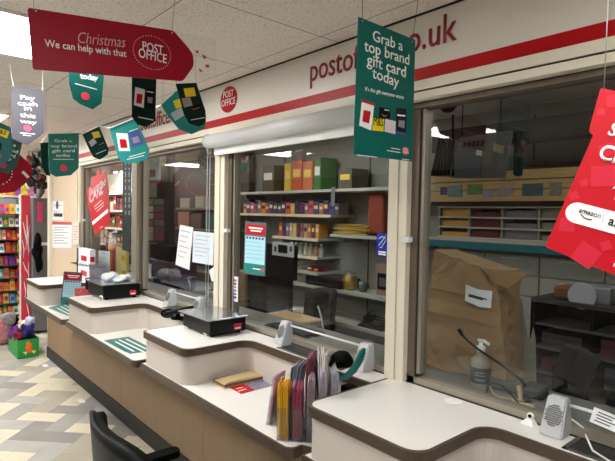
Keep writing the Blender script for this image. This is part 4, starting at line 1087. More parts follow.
office_chair((-1.71,.865), -.03, 'swivel_chair', 'black swivel chair with curved back in front of the counter', BLKM, inner=mat('chair_grey_edge',(26,27,30),rough=.5,spec=.2), backz=(.5,.885), w=.56, dep=.075, drop=.06)
office_chair((-3.1, 2.62), math.pi*.9, 'swivel_chair', 'dark swivel chair on the staff side behind middle window', mat('dim_black',(30,30,32),rough=.6), backz=(.55,1.0))
office_chair((-4.2, 2.62), math.pi*.8, 'swivel_chair', 'dark swivel chair on the staff side behind second window', mat('dim_black2',(34,26,30),rough=.6), backz=(.55,1.02), arms=False)
# wood tray
t = thing('paper_tray', 'pale wooden edged tray on the desk behind middle window', 'tray', at(287, 305, ('y', 2.0)))
a_ = at(270, 304, ('y', 2.05)); c_ = at(305, 307, ('y', 2.05))
MB().box(a_.x, c_.x, 2.0, 2.2, .93, .942, WOOD, bev=.004).build('tray_board', None, t); MB().box(a_.x+.03, c_.x-.03, 2.05, 2.18, .7515, .929).build('tray_riser', BLKM, t)
for k, (u, v, w, h, dd, mm, lb) in enumerate(((253,292,12,26,.2,BLKM,'black upright box on the desk left of wooden tray'),(239,292,12,20,.15,mat('amber_box',(150,120,84)),'brown beige carton on desk near window frame'),(277,297,8,7,.12,mat('mustard',(160,130,50)),'mustard coloured tub on the office desk'),(309,312,10,16,.2,BLKM,'dark grey machine on desk behind guard rail'),(335,318,14,0,.1,BLKM,''))):
    if not h or w == 8: continue
    YY = 2.06 if w == 8 else 2.2; a_ = at(u-w/2, v, ('y', YY)); c_ = at(u+w/2, v-h, ('y', YY)); tag(MB().box(a_.x, c_.x, YY, YY+min(dd,.14), .7515, c_.z, bev=.006).build('desk_box', mm), lb, 'box')
kb = thing('keyboard', 'black keyboard on inner ledge behind middle window', 'keyboard', (-1.75,1.74,.9925)); MB().box(-2.25,-1.9,1.64,1.78,.9925,1.004,bev=.003).build('base', BLK, kb)
b = MB()
for r_ in range(4):
    for q_ in range(13): b.box(-2.24+.0255*q_,-2.218+.0255*q_,1.65+.031*r_,1.675+.031*r_,1.0042,1.009)
b.build('key_cap', DGY, kb); kb.location = kb.location

# ---- behind window 2
t = thing('shelf_rack', 'rack of small price cards behind second window on left', 'rack', at(153, 238, ('y', 2.0)))
b = MB(); bx(143,197,164,241,2.03,.02,b); b.build('back_board', mat('rack_dark',(52,44,44)), t)
cols_ = [(150,120,90),(140,70,70),(200,196,190),(110,130,90),(190,186,180),(120,80,90)]
for r_ in range(6):
    for q_ in range(2):
        b = MB(); bx(144+10.5*q_, 199+7*r_, 153+10.5*q_, 204.6+7*r_, 2.022, .006, b); b.build('price_card', mat('card_%d'%((r_*2+q_*3)%6), cols_[(r_*2+q_*3)%6]), t)
t = thing('hanging_notice', 'white and red notice hanging inside second window at upper left', 'notice', at(152, 186, ('y', 1.7)))
b = MB(); bx(143.5,157,160.5,184,1.70,.003,b); b.build('notice_card', mat('cool_white',(200,202,206)), t)
b = MB(); bx(144.3,169.5,155.3,178,1.698,.0015,b); b.build('red_square', mat('dull_bright_red',(176,30,48)), t)
b = MB(); bx(143.5,179.5,160.5,184,1.698,.0015,b); b.build('red_foot', mat('dull_bright_red',(176,30,48)), t)
for k in range(2): cord(at(146+12*k,157,('y',1.70)), Vector((at(146+12*k,157,('y',1.70)).x,1.70,ZC)), t)
b = MB(); bx(165,140,170.5,285,2.22,.05,b); tag(b.build('upright_post', mat('dark_post',(44,40,38))), 'dark upright post inside the second window', 'post')
t = thing('shelf_unit', 'brown shelf unit with pinkish boxes behind second window', 'shelving', (-4.3,2.9,0))
xs0, xs1 = at(172,200,('y',2.9)).x, at(216,200,('y',2.9)).x
MB().box(-7.15, -4.72, 3.2, 3.28, 0.73, 2.30).build('back_board', mat('dark_brown_board',(62,46,42)), t)
for z in (.9,1.15,1.4,1.65): MB().box(xs0, xs1, 2.95, 3.2, z, z+.02).build('shelf_board', mat('dim_shelf',(150,140,130)), t)
for k, (x, z, w, h, cc) in enumerate(((.05,1.42,.3,.2,(176,120,104)),(.4,1.42,.25,.18,(110,84,76)),(.1,1.17,.35,.2,(150,92,84)),(.5,1.17,.3,.18,(120,88,80)),(.75,1.42,.3,.2,(40,110,116)),(.1,1.672,.26,.12,(190,180,174)),(.5,1.672,.2,.14,(196,190,176)))):
    if xs0+x+w > xs1: continue
    tag(MB().box(xs0+x, xs0+x+w, 2.96, 3.18, z+.001, z+h, bev=.004).build('stock_box', mat('sb_%d'%k, cc)), ['pinkish brown box on upper shelf behind second window','dark brown box on upper shelf behind second window','reddish box on middle shelf behind second window','dull brown box on middle shelf behind second window','teal box on shelf behind second window near post','pale box on top of brown shelf unit, left','cream box on top of brown shelf unit, right'][k], 'box')
t = thing('till_printer', 'black printer with purple side behind second window', 'printer', at(160, 285, ('y', 1.9)))
b = MB(); bx(150,247,170,262,1.95,.25,b,bev=.01); b.build('body', BLKM, t); b = MB(); bx(149,262,168,276,1.93,.28,b,bev=.01); b.build('purple_side', mat('dull_purple',(70,40,62)), t)
b = MB(); bx(144.5,264,151,277,1.915,.004,b); b.build('white_card', PAPER, t)
a_ = at(150,276,('y',1.95)); MB().box(a_.x+.02, a_.x+.3, 1.97, 2.15, .7515, a_.z-.01).build('stand', DGY, t)
t = thing('monitor_arm', 'grey flat tray on white bent arm behind second window', 'stand', at(178, 285, ('y', 1.9)))
a_ = at(160,282,('y',1.9)); c_ = at(198,284,('y',1.9))
MB().box(a_.x, c_.x, 1.9, 2.15, a_.z, a_.z+.012, bev=.003).build('tray_plate', mat('steel_tray',(130,136,150),rough=.3,metal=.4), t)
MB().tube([at(188,279,('y',1.9)), at(190,284,('y',1.9)), at(189.5,293,('y',1.9))], .006, seg=6).build('bent_arm', WPLA, t)

# ---- behind window 1 (brightly lit)
t = thing('shelf_unit', 'bright white shelf unit with goods seen through farthest window', 'shelving', (-7.4,2.8,0))
xs0, xs1 = at(86,200,('y',2.6)).x, at(124,200,('y',2.6)).x; 
MB().box(xs0, xs1, 2.9, 2.93, .73, 2.2).build('back_board', mat('white_board',(226,226,222)), t)
for z in (.85,1.1,1.35,1.6,1.85): MB().box(xs0, xs1, 2.6, 2.9, z, z+.025).build('shelf_board', WHITE, t)
rr = random.Random(21); kk = 0
for zi, z in enumerate((.876,1.126,1.376,1.626)):
    x = xs0+.03
    while x < xs1-.1:
        w = rr.uniform(.06,.14); h = rr.uniform(.1,.2); cc = rr.choice([(150,60,60),(60,60,70),(40,90,120),(200,190,180),(180,140,60),(110,110,110),(150,90,80)]) if zi != 2 else rr.choice([(160,70,64),(150,84,70),(90,110,70)])
        packet(x, w, z, h, cc, 'goods box standing on the bright shelves behind the farthest window', 'goods on the shelves behind the farthest window', y=2.62, d=.2, name='goods_box', cat='box'); x += w+rr.uniform(.005,.03)
for k, cc in enumerate(((200,60,110),(240,200,60),(230,120,40),(180,40,120),(236,214,80))):
    a_ = at(110.5+2.8*k, 253, ('y', 1.8)); tag(MB().box(a_.x, a_.x+.028, 1.75, 1.86, .9925, 1.3, bev=.002).build('colouring_pack', mat('cp_%d'%k, cc)), ['leftmost pink','second yellow','middle orange','fourth magenta','rightmost yellow'][k]+' upright pack behind the far window above the scale', 'packet', 'bright packs behind the far window')
    
# ---- behind window 4
WL = mat('slat_wood_light', (214,176,120), rough=.45, var=.15, vscale=6, stretch=(1,1,10))
t = thing('wooden_rail', 'pale wooden wall boards with notes clipped on behind right window', 'wall boards', (-1.4, 3.2, 1.8))
b = MB(); x0_, x1_ = -2.16, .05
for k, (z0_, z1_) in enumerate(((1.86,1.915),(1.80,1.853),(1.725,1.795))): MB().box(x0_, x1_, 3.0, 3.03, z0_, z1_).build('board', WL, t)
MB().box(x0_, x1_, 3.04, 3.29, 1.70, 1.93).build('backing', mat('brown_board',(92,62,52)), t)
for k, (u0, u1, v0, v1, cc) in enumerate(((440,447,187,195,(90,80,130)),(448,462,185,197,(120,150,146)),(467,482,184,195,(120,150,90)),(483,493,190,198,(170,166,190)),(497,513,187,197,(176,160,150)),(522,543,183,196,(84,110,110)),(549,562,182,196,(150,146,126)),(575,590,182,195,(150,150,150)))):
    b = MB(); bx(u0,v0,u1,v1,2.9965,.003,b); tag(b.build('clipped_note', mat('note_%d'%k, cc, rough=.6, var=.2, vscale=40)), ['tiny violet','pale green curled','yellow green','lilac','pale pinkish','dark teal patterned','beige','pale grey'][k]+' paper note clipped to the wooden boards behind right window', 'note')
t = thing('pigeonhole_unit', 'grey pigeonhole unit on teal edged shelf behind right window', 'pigeonholes', (-1.2,3.1,1.47))
FR = mat('pigeon_grey', (150,144,132), rough=.6); ED = mat('pale_edge', (196,188,172), rough=.5)
MB().box(-2.1, .05, 3.26, 3.29, 1.49, 1.70).build('back_board', FR, t)
for z in (1.477, 1.545, 1.613, 1.682): MB().box(-2.1, .05, 3.04, 3.26, z, z+.010, ED).build('shelf_board', None, t)
for k in range(10): x = -2.1+.235*k; MB().box(x, x+.012, 3.045, 3.255, 1.488, 1.681).build('divider', FR, t)
hues = [(120,96,60),(150,118,60),(60,26,26),(62,28,28),(120,112,110)]
for k in range(9):
    for r_, z in enumerate((1.4875,1.5555,1.6235)):
        x = -2.1+.235*k; cc = [(196,150,60),(96,30,30),(126,118,124),(140,132,118),(136,128,116),(140,134,120),(150,144,130),(136,130,118),(140,136,124)][k]
        tag(MB().box(x+.02, x+.225, 3.06, 3.25, z+.0005, z+.03+.012*((k+r_)%3), bev=.002).build('paper_stack', mat('stk_%d'%k, cc, rough=.7)), 'stack of forms lying in one of the pigeonholes', 'paper stack', 'form stacks in the pigeonholes')
t = thing('wall_shelf', 'long shelf with teal front edge under the pigeonholes', 'shelf', (-1.1,3.15,1.44))
MB().box(-2.15, .08, 3.0, 3.294, 1.452, 1.476).build('board', ED, t); MB().box(-2.15, .08, 2.985, 2.999, 1.412, 1.458).build('teal_edge', mat('teal_edging',(20,110,124),rough=.4), t)
t = thing('drawer_cabinet', 'pale grey bank of drawers on back wall under teal shelf', 'drawers', (-1.1,3.2,.73))
MB().box(-2.15, .08, 3.12, 3.29, .7215, 1.40).build('carcass', mat('drawer_grey',(150,146,138)), t)
for r_ in range(5):
    for q_ in range(6):
        x = -2.14+.37*q_; z = .74+.13*r_
        dr = MB().box(x+.004, x+.364, 3.105, 3.119, z+.004, z+.124, bev=.002).build('drawer', mat('drawer_front',(160,156,146),rough=.55), t)
        MB().box(x+.12, x+.25, 3.097, 3.104, z+.098, z+.108).build('handle', ED, dr)
# kraft bag
t = thing('paper_bag', 'large brown paper carrier bag with white label behind right window', 'paper bag', at(465, 380, ('y', 1.80)))
fr = [(419,377),(421,350),(426,310),(431,275),(434.5,249.5),(440,251.5),(460,259),(490,270.5),(496,272),(499,300),(503,340),(507,384)]
Y0, Y1 = 1.74, 1.90
A_ = [at(u, v, ('y', Y0)) for u, v in fr]
for p in A_: p.z = max(p.z, .993)
cz = Vector((A_[0].lerp(A_[-1], .5).x, Y1, 1.2))
B_ = [Vector((cz.x+(p.x-cz.x)*.97, Y1+.02*math.sin(i), p.z)) for i, p in enumerate(A_)]
b = MB(); va = [b.bm.verts.new(p) for p in A_]; vb = [b.bm.verts.new(p) for p in B_]
b.bm.faces.new(va); b.bm.faces.new(vb[::-1])
for k in range(len(va)): b.bm.faces.new((va[k], vb[k], vb[(k+1)%len(va)], va[(k+1)%len(va)]))
bmesh.ops.subdivide_edges(b.bm, edges=b.bm.edges[:], cuts=2, use_grid_fill=True)
bmesh.ops.triangulate(b.bm, faces=b.bm.faces[:])
bmesh.ops.subdivide_edges(b.bm, edges=[e for e in b.bm.edges if e.calc_length() > .06], cuts=1)
bmesh.ops.triangulate(b.bm, faces=b.bm.faces[:])
rb = random.Random(4)
for v in b.bm.verts:
    if v.co.z > 1.0: v.co += Vector((rb.uniform(-.004,.004), rb.uniform(-.010,.010), rb.uniform(-.003,.003)))
b.build('bag_body', KRAFT, t)
b = MB(); q = [at(u, v, ('y', 1.715)) for u, v in ((484,268.5),(508,271),(531,272.5),(509,288),(494,283))]
b.prism(q, (0,-.006,0)); b.build('folded_flap', mat('kraft_dark',(146,112,80),rough=.85), t)
q = [at(u, v, ('y', 1.722)) for u, v in ((466,284.5),(478,289.5),(492.5,291),(491,308),(480,307),(465,300.5))]
b = MB().prism(q, (0,-.0012,0)); b.build('white_label', PAPER, t)
lines_px([((469,294.5),(487,299.5)), ((468.5,295.8),(483,300))], ('y', 1.7195), .004).build('label_print', BLK, t)
# grey card sheet right of bag
q = [at(u, v, ('y', 1.98)) for u, v in ((514,300),(521,299),(527,337),(530.5,339),(533,328),(535,339),(539.5,370),(520,366))]
q[0].z = q[0].z; q[-1].z = .7515; q[-2].z = .7515
tag(MB().prism(q, (0,.006,0)).build('card_sheet', mat('grey_card',(150,148,136),rough=.8)), 'grey card sheet with dark notch standing right of paper bag', 'card')
# black cabinets
t = thing('black_cabinet', 'black open cabinet with dim shelves behind right window', 'cabinet', (-.7,2.4,0))
a_ = at(531, 297, ('y', 2.4)); x0_ = a_.x; ztop = a_.z; x1_ = .08
MB().box(x0_, x1_, 2.64, 2.66, .0, ztop-.02).build('back_panel', BLKM, t); MB().box(x0_, x1_, 2.4, 2.66, ztop-.02, ztop).build('top_board', mat('cabinet_top',(56,55,54)), t)
MB().box(x0_, x0_+.02, 2.4, 2.64, 0, ztop-.02).build('side_panel', BLKM, t)
for k, z in enumerate((ztop-.13, ztop-.24, ztop-.36, .76)): MB().box(x0_+.02, x1_, 2.41, 2.64, z, z+.012).build('shelf_board', mat('dim_edge',(84,82,80)), t)
for k in range(1,5): MB().box(x0_+.26*k, x0_+.26*k+.014, 2.42, 2.63, 0, ztop-.021).build('divider', BLKM, t)
for k in range(8):
    r_ = k//4; q_ = k%4; z = (ztop-.24, ztop-.36)[r_]+.013
    tag(MB().box(x0_+.04+.26*q_, x0_+.22+.26*q_, 2.44, 2.62, z, z+.06+.015*(k%2)).build('binder_stack', mat('bst_%d'%(k%3), [(60,58,62),(90,40,52),(70,70,78)][k%3])), 'dim stack of binders in the black cabinet', 'binders', 'binder stacks in the black cabinet')
b = MB(); bx(553,288,574,297,2.43,.14,b,bev=.01); 
o = b.build('brown_case', mat('brown_lacquer',(120,74,52),rough=.3)); tag(o, 'small brown lacquered case on black cabinet', 'case')
x = at(588, 297, ('y', 2.45)).x
t = thing('silver_dispenser', 'silver box with round front on the black cabinet', 'dispenser', (x, 2.45, ztop)); zt = ztop+.001
MB().box(x-.075, x+.09, 2.45, 2.58, zt, zt+.075, bev=.006).build('body', mat('silver_dim',(150,150,156),rough=.35,metal=.4), t)
MB().lathe((x-.02, 2.448, zt+.03), [(.06,0),(.06,.02)], seg=28, axis=(0,-1,0)).build('round_front', mat('silver_light',(176,176,182),rough=.4), t)
x = at(612, 300, ('y', 2.3)).x+.02
t = thing('potted_plant', 'small plant with orange tips on black cabinet at right edge', 'plant', (x, 2.5, ztop)); 
MB().lathe((x, 2.5, zt), [(.035,0),(.045,.06),(.04,.06)], seg=16).build('pot', DGY, t)
b = MB(); rr = random.Random(8)
for k in range(24):
    a_ = rr.uniform(0, 6.28); r_ = rr.uniform(.01,.06); e = Vector((x+r_*math.cos(a_), 2.5+r_*math.sin(a_), zt+.10+rr.uniform(0,.05)))
    b.tube([(x+r_*.2*math.cos(a_), 2.5+r_*.2*math.sin(a_), zt+.055), e], .004, mat('leaf_green',(110,140,50)) if k % 3 else mat('leaf_orange',(200,90,40)), seg=5, taper=[1,.4])
b.build('foliage', None, t)
# dark cartons / card reader cases by the desk
t = thing('equipment_rack', 'two dark grey slanted cases leaning behind near speaker', 'case', (-.75,2.0,.75))
for k, (pxs) in enumerate((((563,345),(577,349),(567,380),(552,374)), ((579,349),(600,362),(585,388),(566,380)))):
    q = [at(u, v, ('y', 2.0)) for u, v in pxs]; MB().prism(q, (0,.04,0)).build('case_panel', mat('case_dark',(50,50,52),rough=.35), t)
MB().box(at(552,380,('y',2.05)).x, at(590,380,('y',2.05)).x, 2.05, 2.2, .7515, 1.03).build('base_block', BLKM, t)
# sanitiser bottle
x, y = -.985, 1.665; z0 = .9925; s_ = 1.0
P = at(482, 389.5, ('z', .9925)); x, y = P.x-.02, P.y+.02
t = thing('pump_bottle', 'clear sanitiser pump bottle with black label behind right window', 'bottle', (x, y, z0))
MB().lathe((x, y, z0), [(.034,0),(.037,.006),(.037,.095),(.033,.108),(.016,.122),(.014,.134)], seg=24).build('bottle_body', mat('clear_gel',(150,142,126),rough=.12,coat=.5), t)
MB().lathe((x, y, z0+.022), [(.0378,0),(.0378,.056)], seg=24).build('black_label', mat('label_black',(24,25,28),rough=.45), t)
b = MB(); u2 = Vector((-y, x, 0)).normalized()*-1
for k, (zz, w) in enumerate(((.062,.030),(.052,.034),(.038,.040),(.034,.026))):
    for j in range(5):
        a_ = math.atan2(-y, -x) + (j-2)*w*6; c = Vector((x+.0382*math.cos(a_), y+.0382*math.sin(a_), z0+zz)); b.box(c.x-.003, c.x+.003, c.y-.0004, c.y+.0004, c.z-.001, c.z+.001)
b.build('label_print', GPLA, t)
p = MB().lathe((x, y, z0+.134), [(.016,0),(.016,.018),(.008,.02),(.008,.034)], seg=16).build('pump_collar', WHITE, t)
MB().tube([(x-.012,y,z0+.172),(x+.012,y,z0+.173),(x+.034,y-.005,z0+.166)], .006, seg=8).build('pump_nozzle', WHITE, p)
# gooseneck cable, handset, clothes peg, loops
pts = [at(u, v, ('y', 1.66)) for u, v in ((459.5,331),(462,335),(468,341),(478,349),(490,357),(503,366),(514,374),(521,380),(526,387))]
t = thing('gooseneck_microphone', 'thin black bent gooseneck microphone behind the pump bottle glass', 'microphone', pts[-1])
MB().tube(pts, .0042, seg=8).build('gooseneck', BLK, t); MB().tube([pts[0]+Vector((-.004,0,.006)), pts[1]], .007, seg=8).build('microphone_head', BLKM, t)
MB().lathe((pts[-1].x, 1.66, .9925), [(.02,0),(.018,.02),(.008,.03)], seg=14).build('base', BLKM, t)
x = at(508, 388, ('y', 1.72)).x
t = thing('barcode_scanner', 'dark grey hand scanner lying beside the pump bottle', 'scanner', (x, 1.72, .9925))
b = MB(); b.obox((x-.02,1.74,1.012), (.14,.02,-.002), (-.006,.05,0), (0,0,.036), bev=.01); b.build('handle', mat('scanner_grey',(84,88,84),rough=.5), t)
b = MB(); b.obox((x+.08,1.755,1.016), (.075,.0,0), (0,.075,0), (0,0,.044), bev=.014); b.build('head', DGY, t)
P = at(520, 400, ('y', 1.64)); t = thing('wooden_clamp', 'pale wooden T shaped stamp handle lying near the scanner', 'stamp', (P.x, 1.64, .9925))
MB().obox((P.x+.01, 1.645, .999), (.075,.0,.0), (0,.016,0), (0,0,.012), bev=.003).build('bar', mat('pale_beech',(206,186,150)), t)
MB().obox((P.x-.004, 1.648, 1.03), (.014,0,0), (0,.014,0), (-.01,.0,.048), bev=.003).build('stem', mat('pale_beech',(206,186,150)), t)
pts = [at(u, v, ('y', 1.635)) for u, v in ((486,394),(488,385),(494,382.5),(502,386),(510,393),(516,400),(519,404))]
tag(MB().tube(pts, .0028, seg=6).build('black_cable', BLK), 'looped black cable on inner ledge near pump bottle', 'cable')
pts = [at(u, v, ('y', 1.64)) for u, v in ((490,386),(492,392),(498,396.5),(507,398.5),(516,399),(524,401))]
tag(MB().tube(pts, .0026, seg=6).build('beige_cable', mat('beige_cord',(196,180,150))), 'pale beige loose cord lying under the black cable loop', 'cable')
t = MB(); P = at(420, 362, ('y', 1.66)); t.blob((P.x, 1.66, 1.02), (.016,.02,.027), seed=3, rough=.1); tag(t.build('alarm_button', BLKM), 'small black rounded device just inside right window corner', 'device')
b = MB(); c = at(405, 330, ('y', 1.9))
# wires, black bundle left of bag
for k in range(5):
    pts = [at(416+2.2*k, 262+2*k, ('y', 1.95)), at(414+2*k, 285, ('y', 1.95)), at(417+1.5*k, 300+3*k, ('y', 1.95))]
    tag(MB().tube(pts, .005, seg=6).build('hanging_strap', BLKM), 'black strap hanging left of the brown paper bag', 'strap', 'black straps left of the paper bag')
# dome camera and rail
P = at(448, 104, ('y', 2.2)); 
t = thing('dome_camera', 'black dome camera hanging at top of right window', 'camera', (P.x, 2.2, P.z))
MB().tube([(P.x,2.2,P.z+.02),(P.x,2.2,ZC)], .01, seg=8).build('stem', BLKM, t)
MB().lathe((P.x, 2.2, P.z-.045), [(.0,0),(.025,.006),(.045,.03),(.052,.055),(.055,.075)], seg=20).build('dome', BLK, t)
b = MB(); 
for (v0, v1, Y, mm) in ((112,127,2.9,mat('beam_dark',(44,36,30))),):
    a_ = at(560, 122, ('y', Y)); b.box(-2.2, .5, Y, Y+.12, a_.z-.09, a_.z+.04)
tag(b.build('ceiling_rail', mat('beam_dark',(44,36,30))), 'long dark rail box running high behind the right window', 'rail')
b = MB().tube([at(453,115,('y',2.6)), at(453,176,('y',2.6))], .008, seg=8); tag(b.build('hanging_rod', BLKM), 'thin dark rod hanging behind right window above the boards', 'rod')
# dim display board
t = thing('display_rack', 'dim slanted rack and grey boards hanging behind right window', 'rack', at(470, 178, ('y', 2.7)))
q = [at(u, v, ('y', 2.7)) for u, v in ((439.5,137),(458,140),(452,176),(430.5,176))]; b = MB().prism(q, (0,.05,0)); b.build('striped_rack', mat('rack_grey',(70,70,72)), t)
b = MB()
for k in range(7):
    s_ = k/7; p1 = at(440+2.4*k, 138+.4*k, ('y', 2.694)); p2 = at(431.5+2.8*k, 175, ('y', 2.694)); b.tube([p1, p2], .006, seg=5)
b.build('wire_bar', BLKM, t)
q = [at(u, v, ('y', 2.68)) for u, v in ((459,138),(511,130),(503,178),(452,178))]; MB().prism(q, (0,.03,0)).build('grey_board', mat('dull_grey_board',(104,102,98)), t)
q = [at(u, v, ('y', 2.672)) for u, v in ((453,152),(472,147),(482,152),(480,177),(450,177))]; MB().prism(q, (0,-.004,0)).build('blue_grey_sheet', mat('blue_grey_sheet',(84,86,100)), t)
q = [at(u, v, ('y', 2.672)) for u, v in ((494,143),(504,146),(503,154),(493,151))]; MB().prism(q, (0,-.004,0)).build('pale_patch', mat('pale_patch',(170,160,120)), t)
q = [at(u, v, ('y', 2.672)) for u, v in ((477,150),(482,151),(482,156),(476,155))]; MB().prism(q, (0,-.004,0)).build('pale_patch', PAPER, t)
b = MB(); bx(512,130,520,176,2.7,.06,b,bev=.015); b.build('dark_tube', BLKM, t)
b = MB()
for k in range(5): q = [at(u, v, ('y', 2.674)) for u, v in ((464+4.5*k,142-k*.5),(466+4.5*k,142-k*.5),(465+4.5*k,148-k*.5),(463+4.5*k,148-k*.5))]; b.prism(q, (0,-.003,0))
b.build('dark_slots', mat('slot_maroon',(60,34,34)), t)
for uu in (462, 500): p_ = at(uu, 136, ('y', 2.70)); MB().tube([p_, Vector((p_.x, 2.70, ZC))], .003, seg=5).build('hanging_wire', BLKM, t)
b = MB(); bx(524,160,545,172,3.27,.02,b); tag(b.build('wall_notice', mat('olive_note',(140,140,90))), 'dim olive note on back wall above wooden boards', 'notice')

# ================================================================== FAR LEFT OF THE SHOP
t = thing('snack_rack', 'tall wire snack rack packed with bright packets at left edge', 'rack', (-7.85, .9, 0))
WIRE = mat('wire_grey',(120,122,120),rough=.4,metal=.6)
b = MB()
for y in (.42,.74,1.06,1.5): b.tube([(-7.575,y,0.04),(-7.575,y,1.75)], .012, mat('yellow_strip',(206,206,60)) if abs(y-1.06)<.01 else None, seg=6) if abs(y-1.06)<.01 else b.tube([(-7.9,y,0.04),(-7.9,y,1.75)], .012, WIRE, seg=6)
b.build('upright', None, t)
shz = [.20,.36,.53,.70,.87,1.04,1.21,1.38,1.55]
for z in shz: MB().box(-7.92,-7.6,.4,1.53,z-.012,z, bev=.003).build('wire_shelf', mat('shelf_dark',(60,62,66)), t)
MB().box(-7.98,-7.94,.4,1.53,.0,1.76).build('back_grid', mat('grid_grey',(150,152,150)), t)
MB().box(-7.95,-7.58,.4,1.53,.02,.10, bev=.01).build('base', BLKM, t)
rr = random.Random(31); pal = [(222,60,50),(240,190,50),(60,120,200),(240,240,236),(120,60,150),(236,120,40),(60,160,90),(200,40,90),(90,180,210),(180,130,70),(240,210,190)]
for zi, z in enumerate(shz):
    y = .98
    while y < 1.46:
        w = rr.uniform(.045,.07); h = rr.uniform(.10,.14); cc = rr.choice(pal)
        if zi in (1,2,3,4) and rr.random() < .6: cc = rr.choice([(190,140,70),(210,60,50),(160,110,60),(236,190,90),(60,120,70),(230,120,60)])
        T_ = thing('snack_packet', 'bright packet standing on the tall wire snack rack', 'packet', (-7.68, y+w/2, z+.001), 'packets on the snack rack')
        b = MB(); x_ = -7.68; solid(b, [(x_-.03,y,z+.001),(x_+.05,y,z+.001),(x_+.05,y+w,z+.001),(x_-.03,y+w,z+.001)], [(x_+.0,y+.004,z+h),(x_+.012,y+.004,z+h),(x_+.012,y+w-.004,z+h),(x_+.0,y+w-.004,z+h)])
        b.build('packet_body', mat('sn_%d_%d_%d'%cc, cc, rough=.3), T_)
        c2 = rr.choice(pal); b = MB(); zz = z+h*.4; b.prism([(x_+.039,y+w*.2,z+h*.25),(x_+.039,y+w*.8,z+h*.25),(x_+.0235,y+w*.8,z+h*.65),(x_+.0235,y+w*.2,z+h*.65)], (.003,0,.001)); b.build('packet_print', mat('sn_%d_%d_%d'%c2, c2, rough=.3), T_)
        y += w+.008
# magazines above
t = thing('magazine_shelf', 'upper shelf of bright magazines above the snack rack', 'shelf', (-8.1,.9,1.8))
MB().box(-8.2,-7.95,.3,1.75,1.78,1.8).build('shelf_board', WHITE, t); MB().box(-8.22,-8.2,.3,1.75,1.7,2.15).build('back_board', WHITE, t)
y = .32
while y < 1.68:
    w = rr.uniform(.06,.10); cc = rr.choice([(120,200,230),(240,220,80),(230,140,190),(150,80,170),(240,150,60),(240,240,240),(90,160,220)])
    tag(MB().obox((-8.07, y+w/2, 1.906), (.012,0,0), (0,w-.01,0), (-.05,0,.2)).build('magazine', mat('mag_%d_%d_%d'%cc, cc, rough=.3, var=.4, vscale=18)), 'bright magazine standing on the shelf above the snack rack', 'magazine', 'magazines above the snack rack'); y += w
# red banner side and grey cabinet
t = thing('drinks_cooler', 'red drinks cooler panel with white script waves, grey beside it', 'drinks cooler', (-7.25, 1.7, 0))
a_, c_ = at(21.3,195,('x',-7.3)), at(30.3,195,('x',-7.3))
MB().box(-7.34,-7.30,a_.y,c_.y,.03,a_.z, bev=.004).build('red_panel', mat('cooler_red',(222,62,84),rough=.3), t)
MB().box(-7.34,-7.298,a_.y-.014,a_.y-.001,.03,a_.z+.01).build('edge_strip', WHITE, t)
b = MB()
for (u0,v0,u1,v1,u2,v2,rw) in ((23,222,26,240,30,252,.012),(27,215,28,235,26,250,.010),(23,262,26,272,29.5,275,.010),(29.5,225,27,238,28.5,255,.009),(24,282,27,290,25,300,.010),(22.5,240,25,250,23.5,258,.010),(26,300,28,310,29.5,318,.010),(28.6,262,27.5,270,29.5,290,.008)):
    pp = [at(u0,v0,('x',-7.298)), at((u0+2*u1+u2)/4,(v0+2*v1+v2)/4,('x',-7.298)), at(u2,v2,('x',-7.298))]; b.tube(pp, rw*.55, seg=6, taper=[.5,1.2,.5])
b.build('white_script', WHITE, t)
a2, c2 = at(30.5,197,('x',-7.2)), at(41.5,197,('x',-7.2))
MB().box(-7.9,-7.2,c_.y+.01,c2.y+.25,.03,a2.z-.01, bev=.006).build('grey_cabinet', mat('cooler_grey',(104,108,112),rough=.4), t)
MB().box(-7.2,-7.19,c_.y+.02,c2.y+.2,1.15,1.19).build('white_ledge', WHITE, t)
b = MB()
for (u,v,ru,rv) in ((37.5,242,.045,.12),(37,252,.05,.1),(39,262,.04,.12)): b.blob(at(u,v,('x',-7.12)), (.05,ru,rv), seed=int(v), rough=.3)
tag(b.build('hanging_headphones', BLKM), 'black goods hanging on the grey cooler side', 'hanging goods')
b = MB(); bx_ = at(39.5,213,('x',-7.15)); b.box(-7.1995,-7.18,bx_.y-.01,bx_.y+.04,bx_.z-.12,bx_.z+.14); tag(b.build('pink_pack', mat('pinkpack',(214,60,120))), 'thin pink pack hanging at the grey cooler', 'packet')
# stock of black and white goods on top
rr = random.Random(12)
for k in range(26):
    u = rr.uniform(28,46); v = rr.uniform(150,194); c = at(u, v, ('x', -7.0-rr.uniform(0,.5)))
    cc = rr.choice([(20,20,22),(230,230,230),(30,30,34),(240,240,240),(190,60,70),(120,120,124)])
    T_ = MB().blob(c, (rr.uniform(.03,.06), rr.uniform(.03,.06), rr.uniform(.04,.08)), seed=k, rough=.35, sub=2)
    tag(T_.build('hanging_bauble', mat('bb_%d'%cc[0], cc, rough=.4)), 'black white or red small goods hanging above the drinks cooler', 'hanging goods', 'small goods hung above the drinks cooler')
    
for k in range(6): 
    u = 29+3*k; c = at(u, 165, ('x', -7.25)); tag(MB().tube([(c.x, c.y, c.z-.25),(c.x, c.y, ZC)], .004, seg=5).build('display_string', LINE), 'thin string carrying small goods above the drinks cooler', 'string', 'display strings above the cooler')
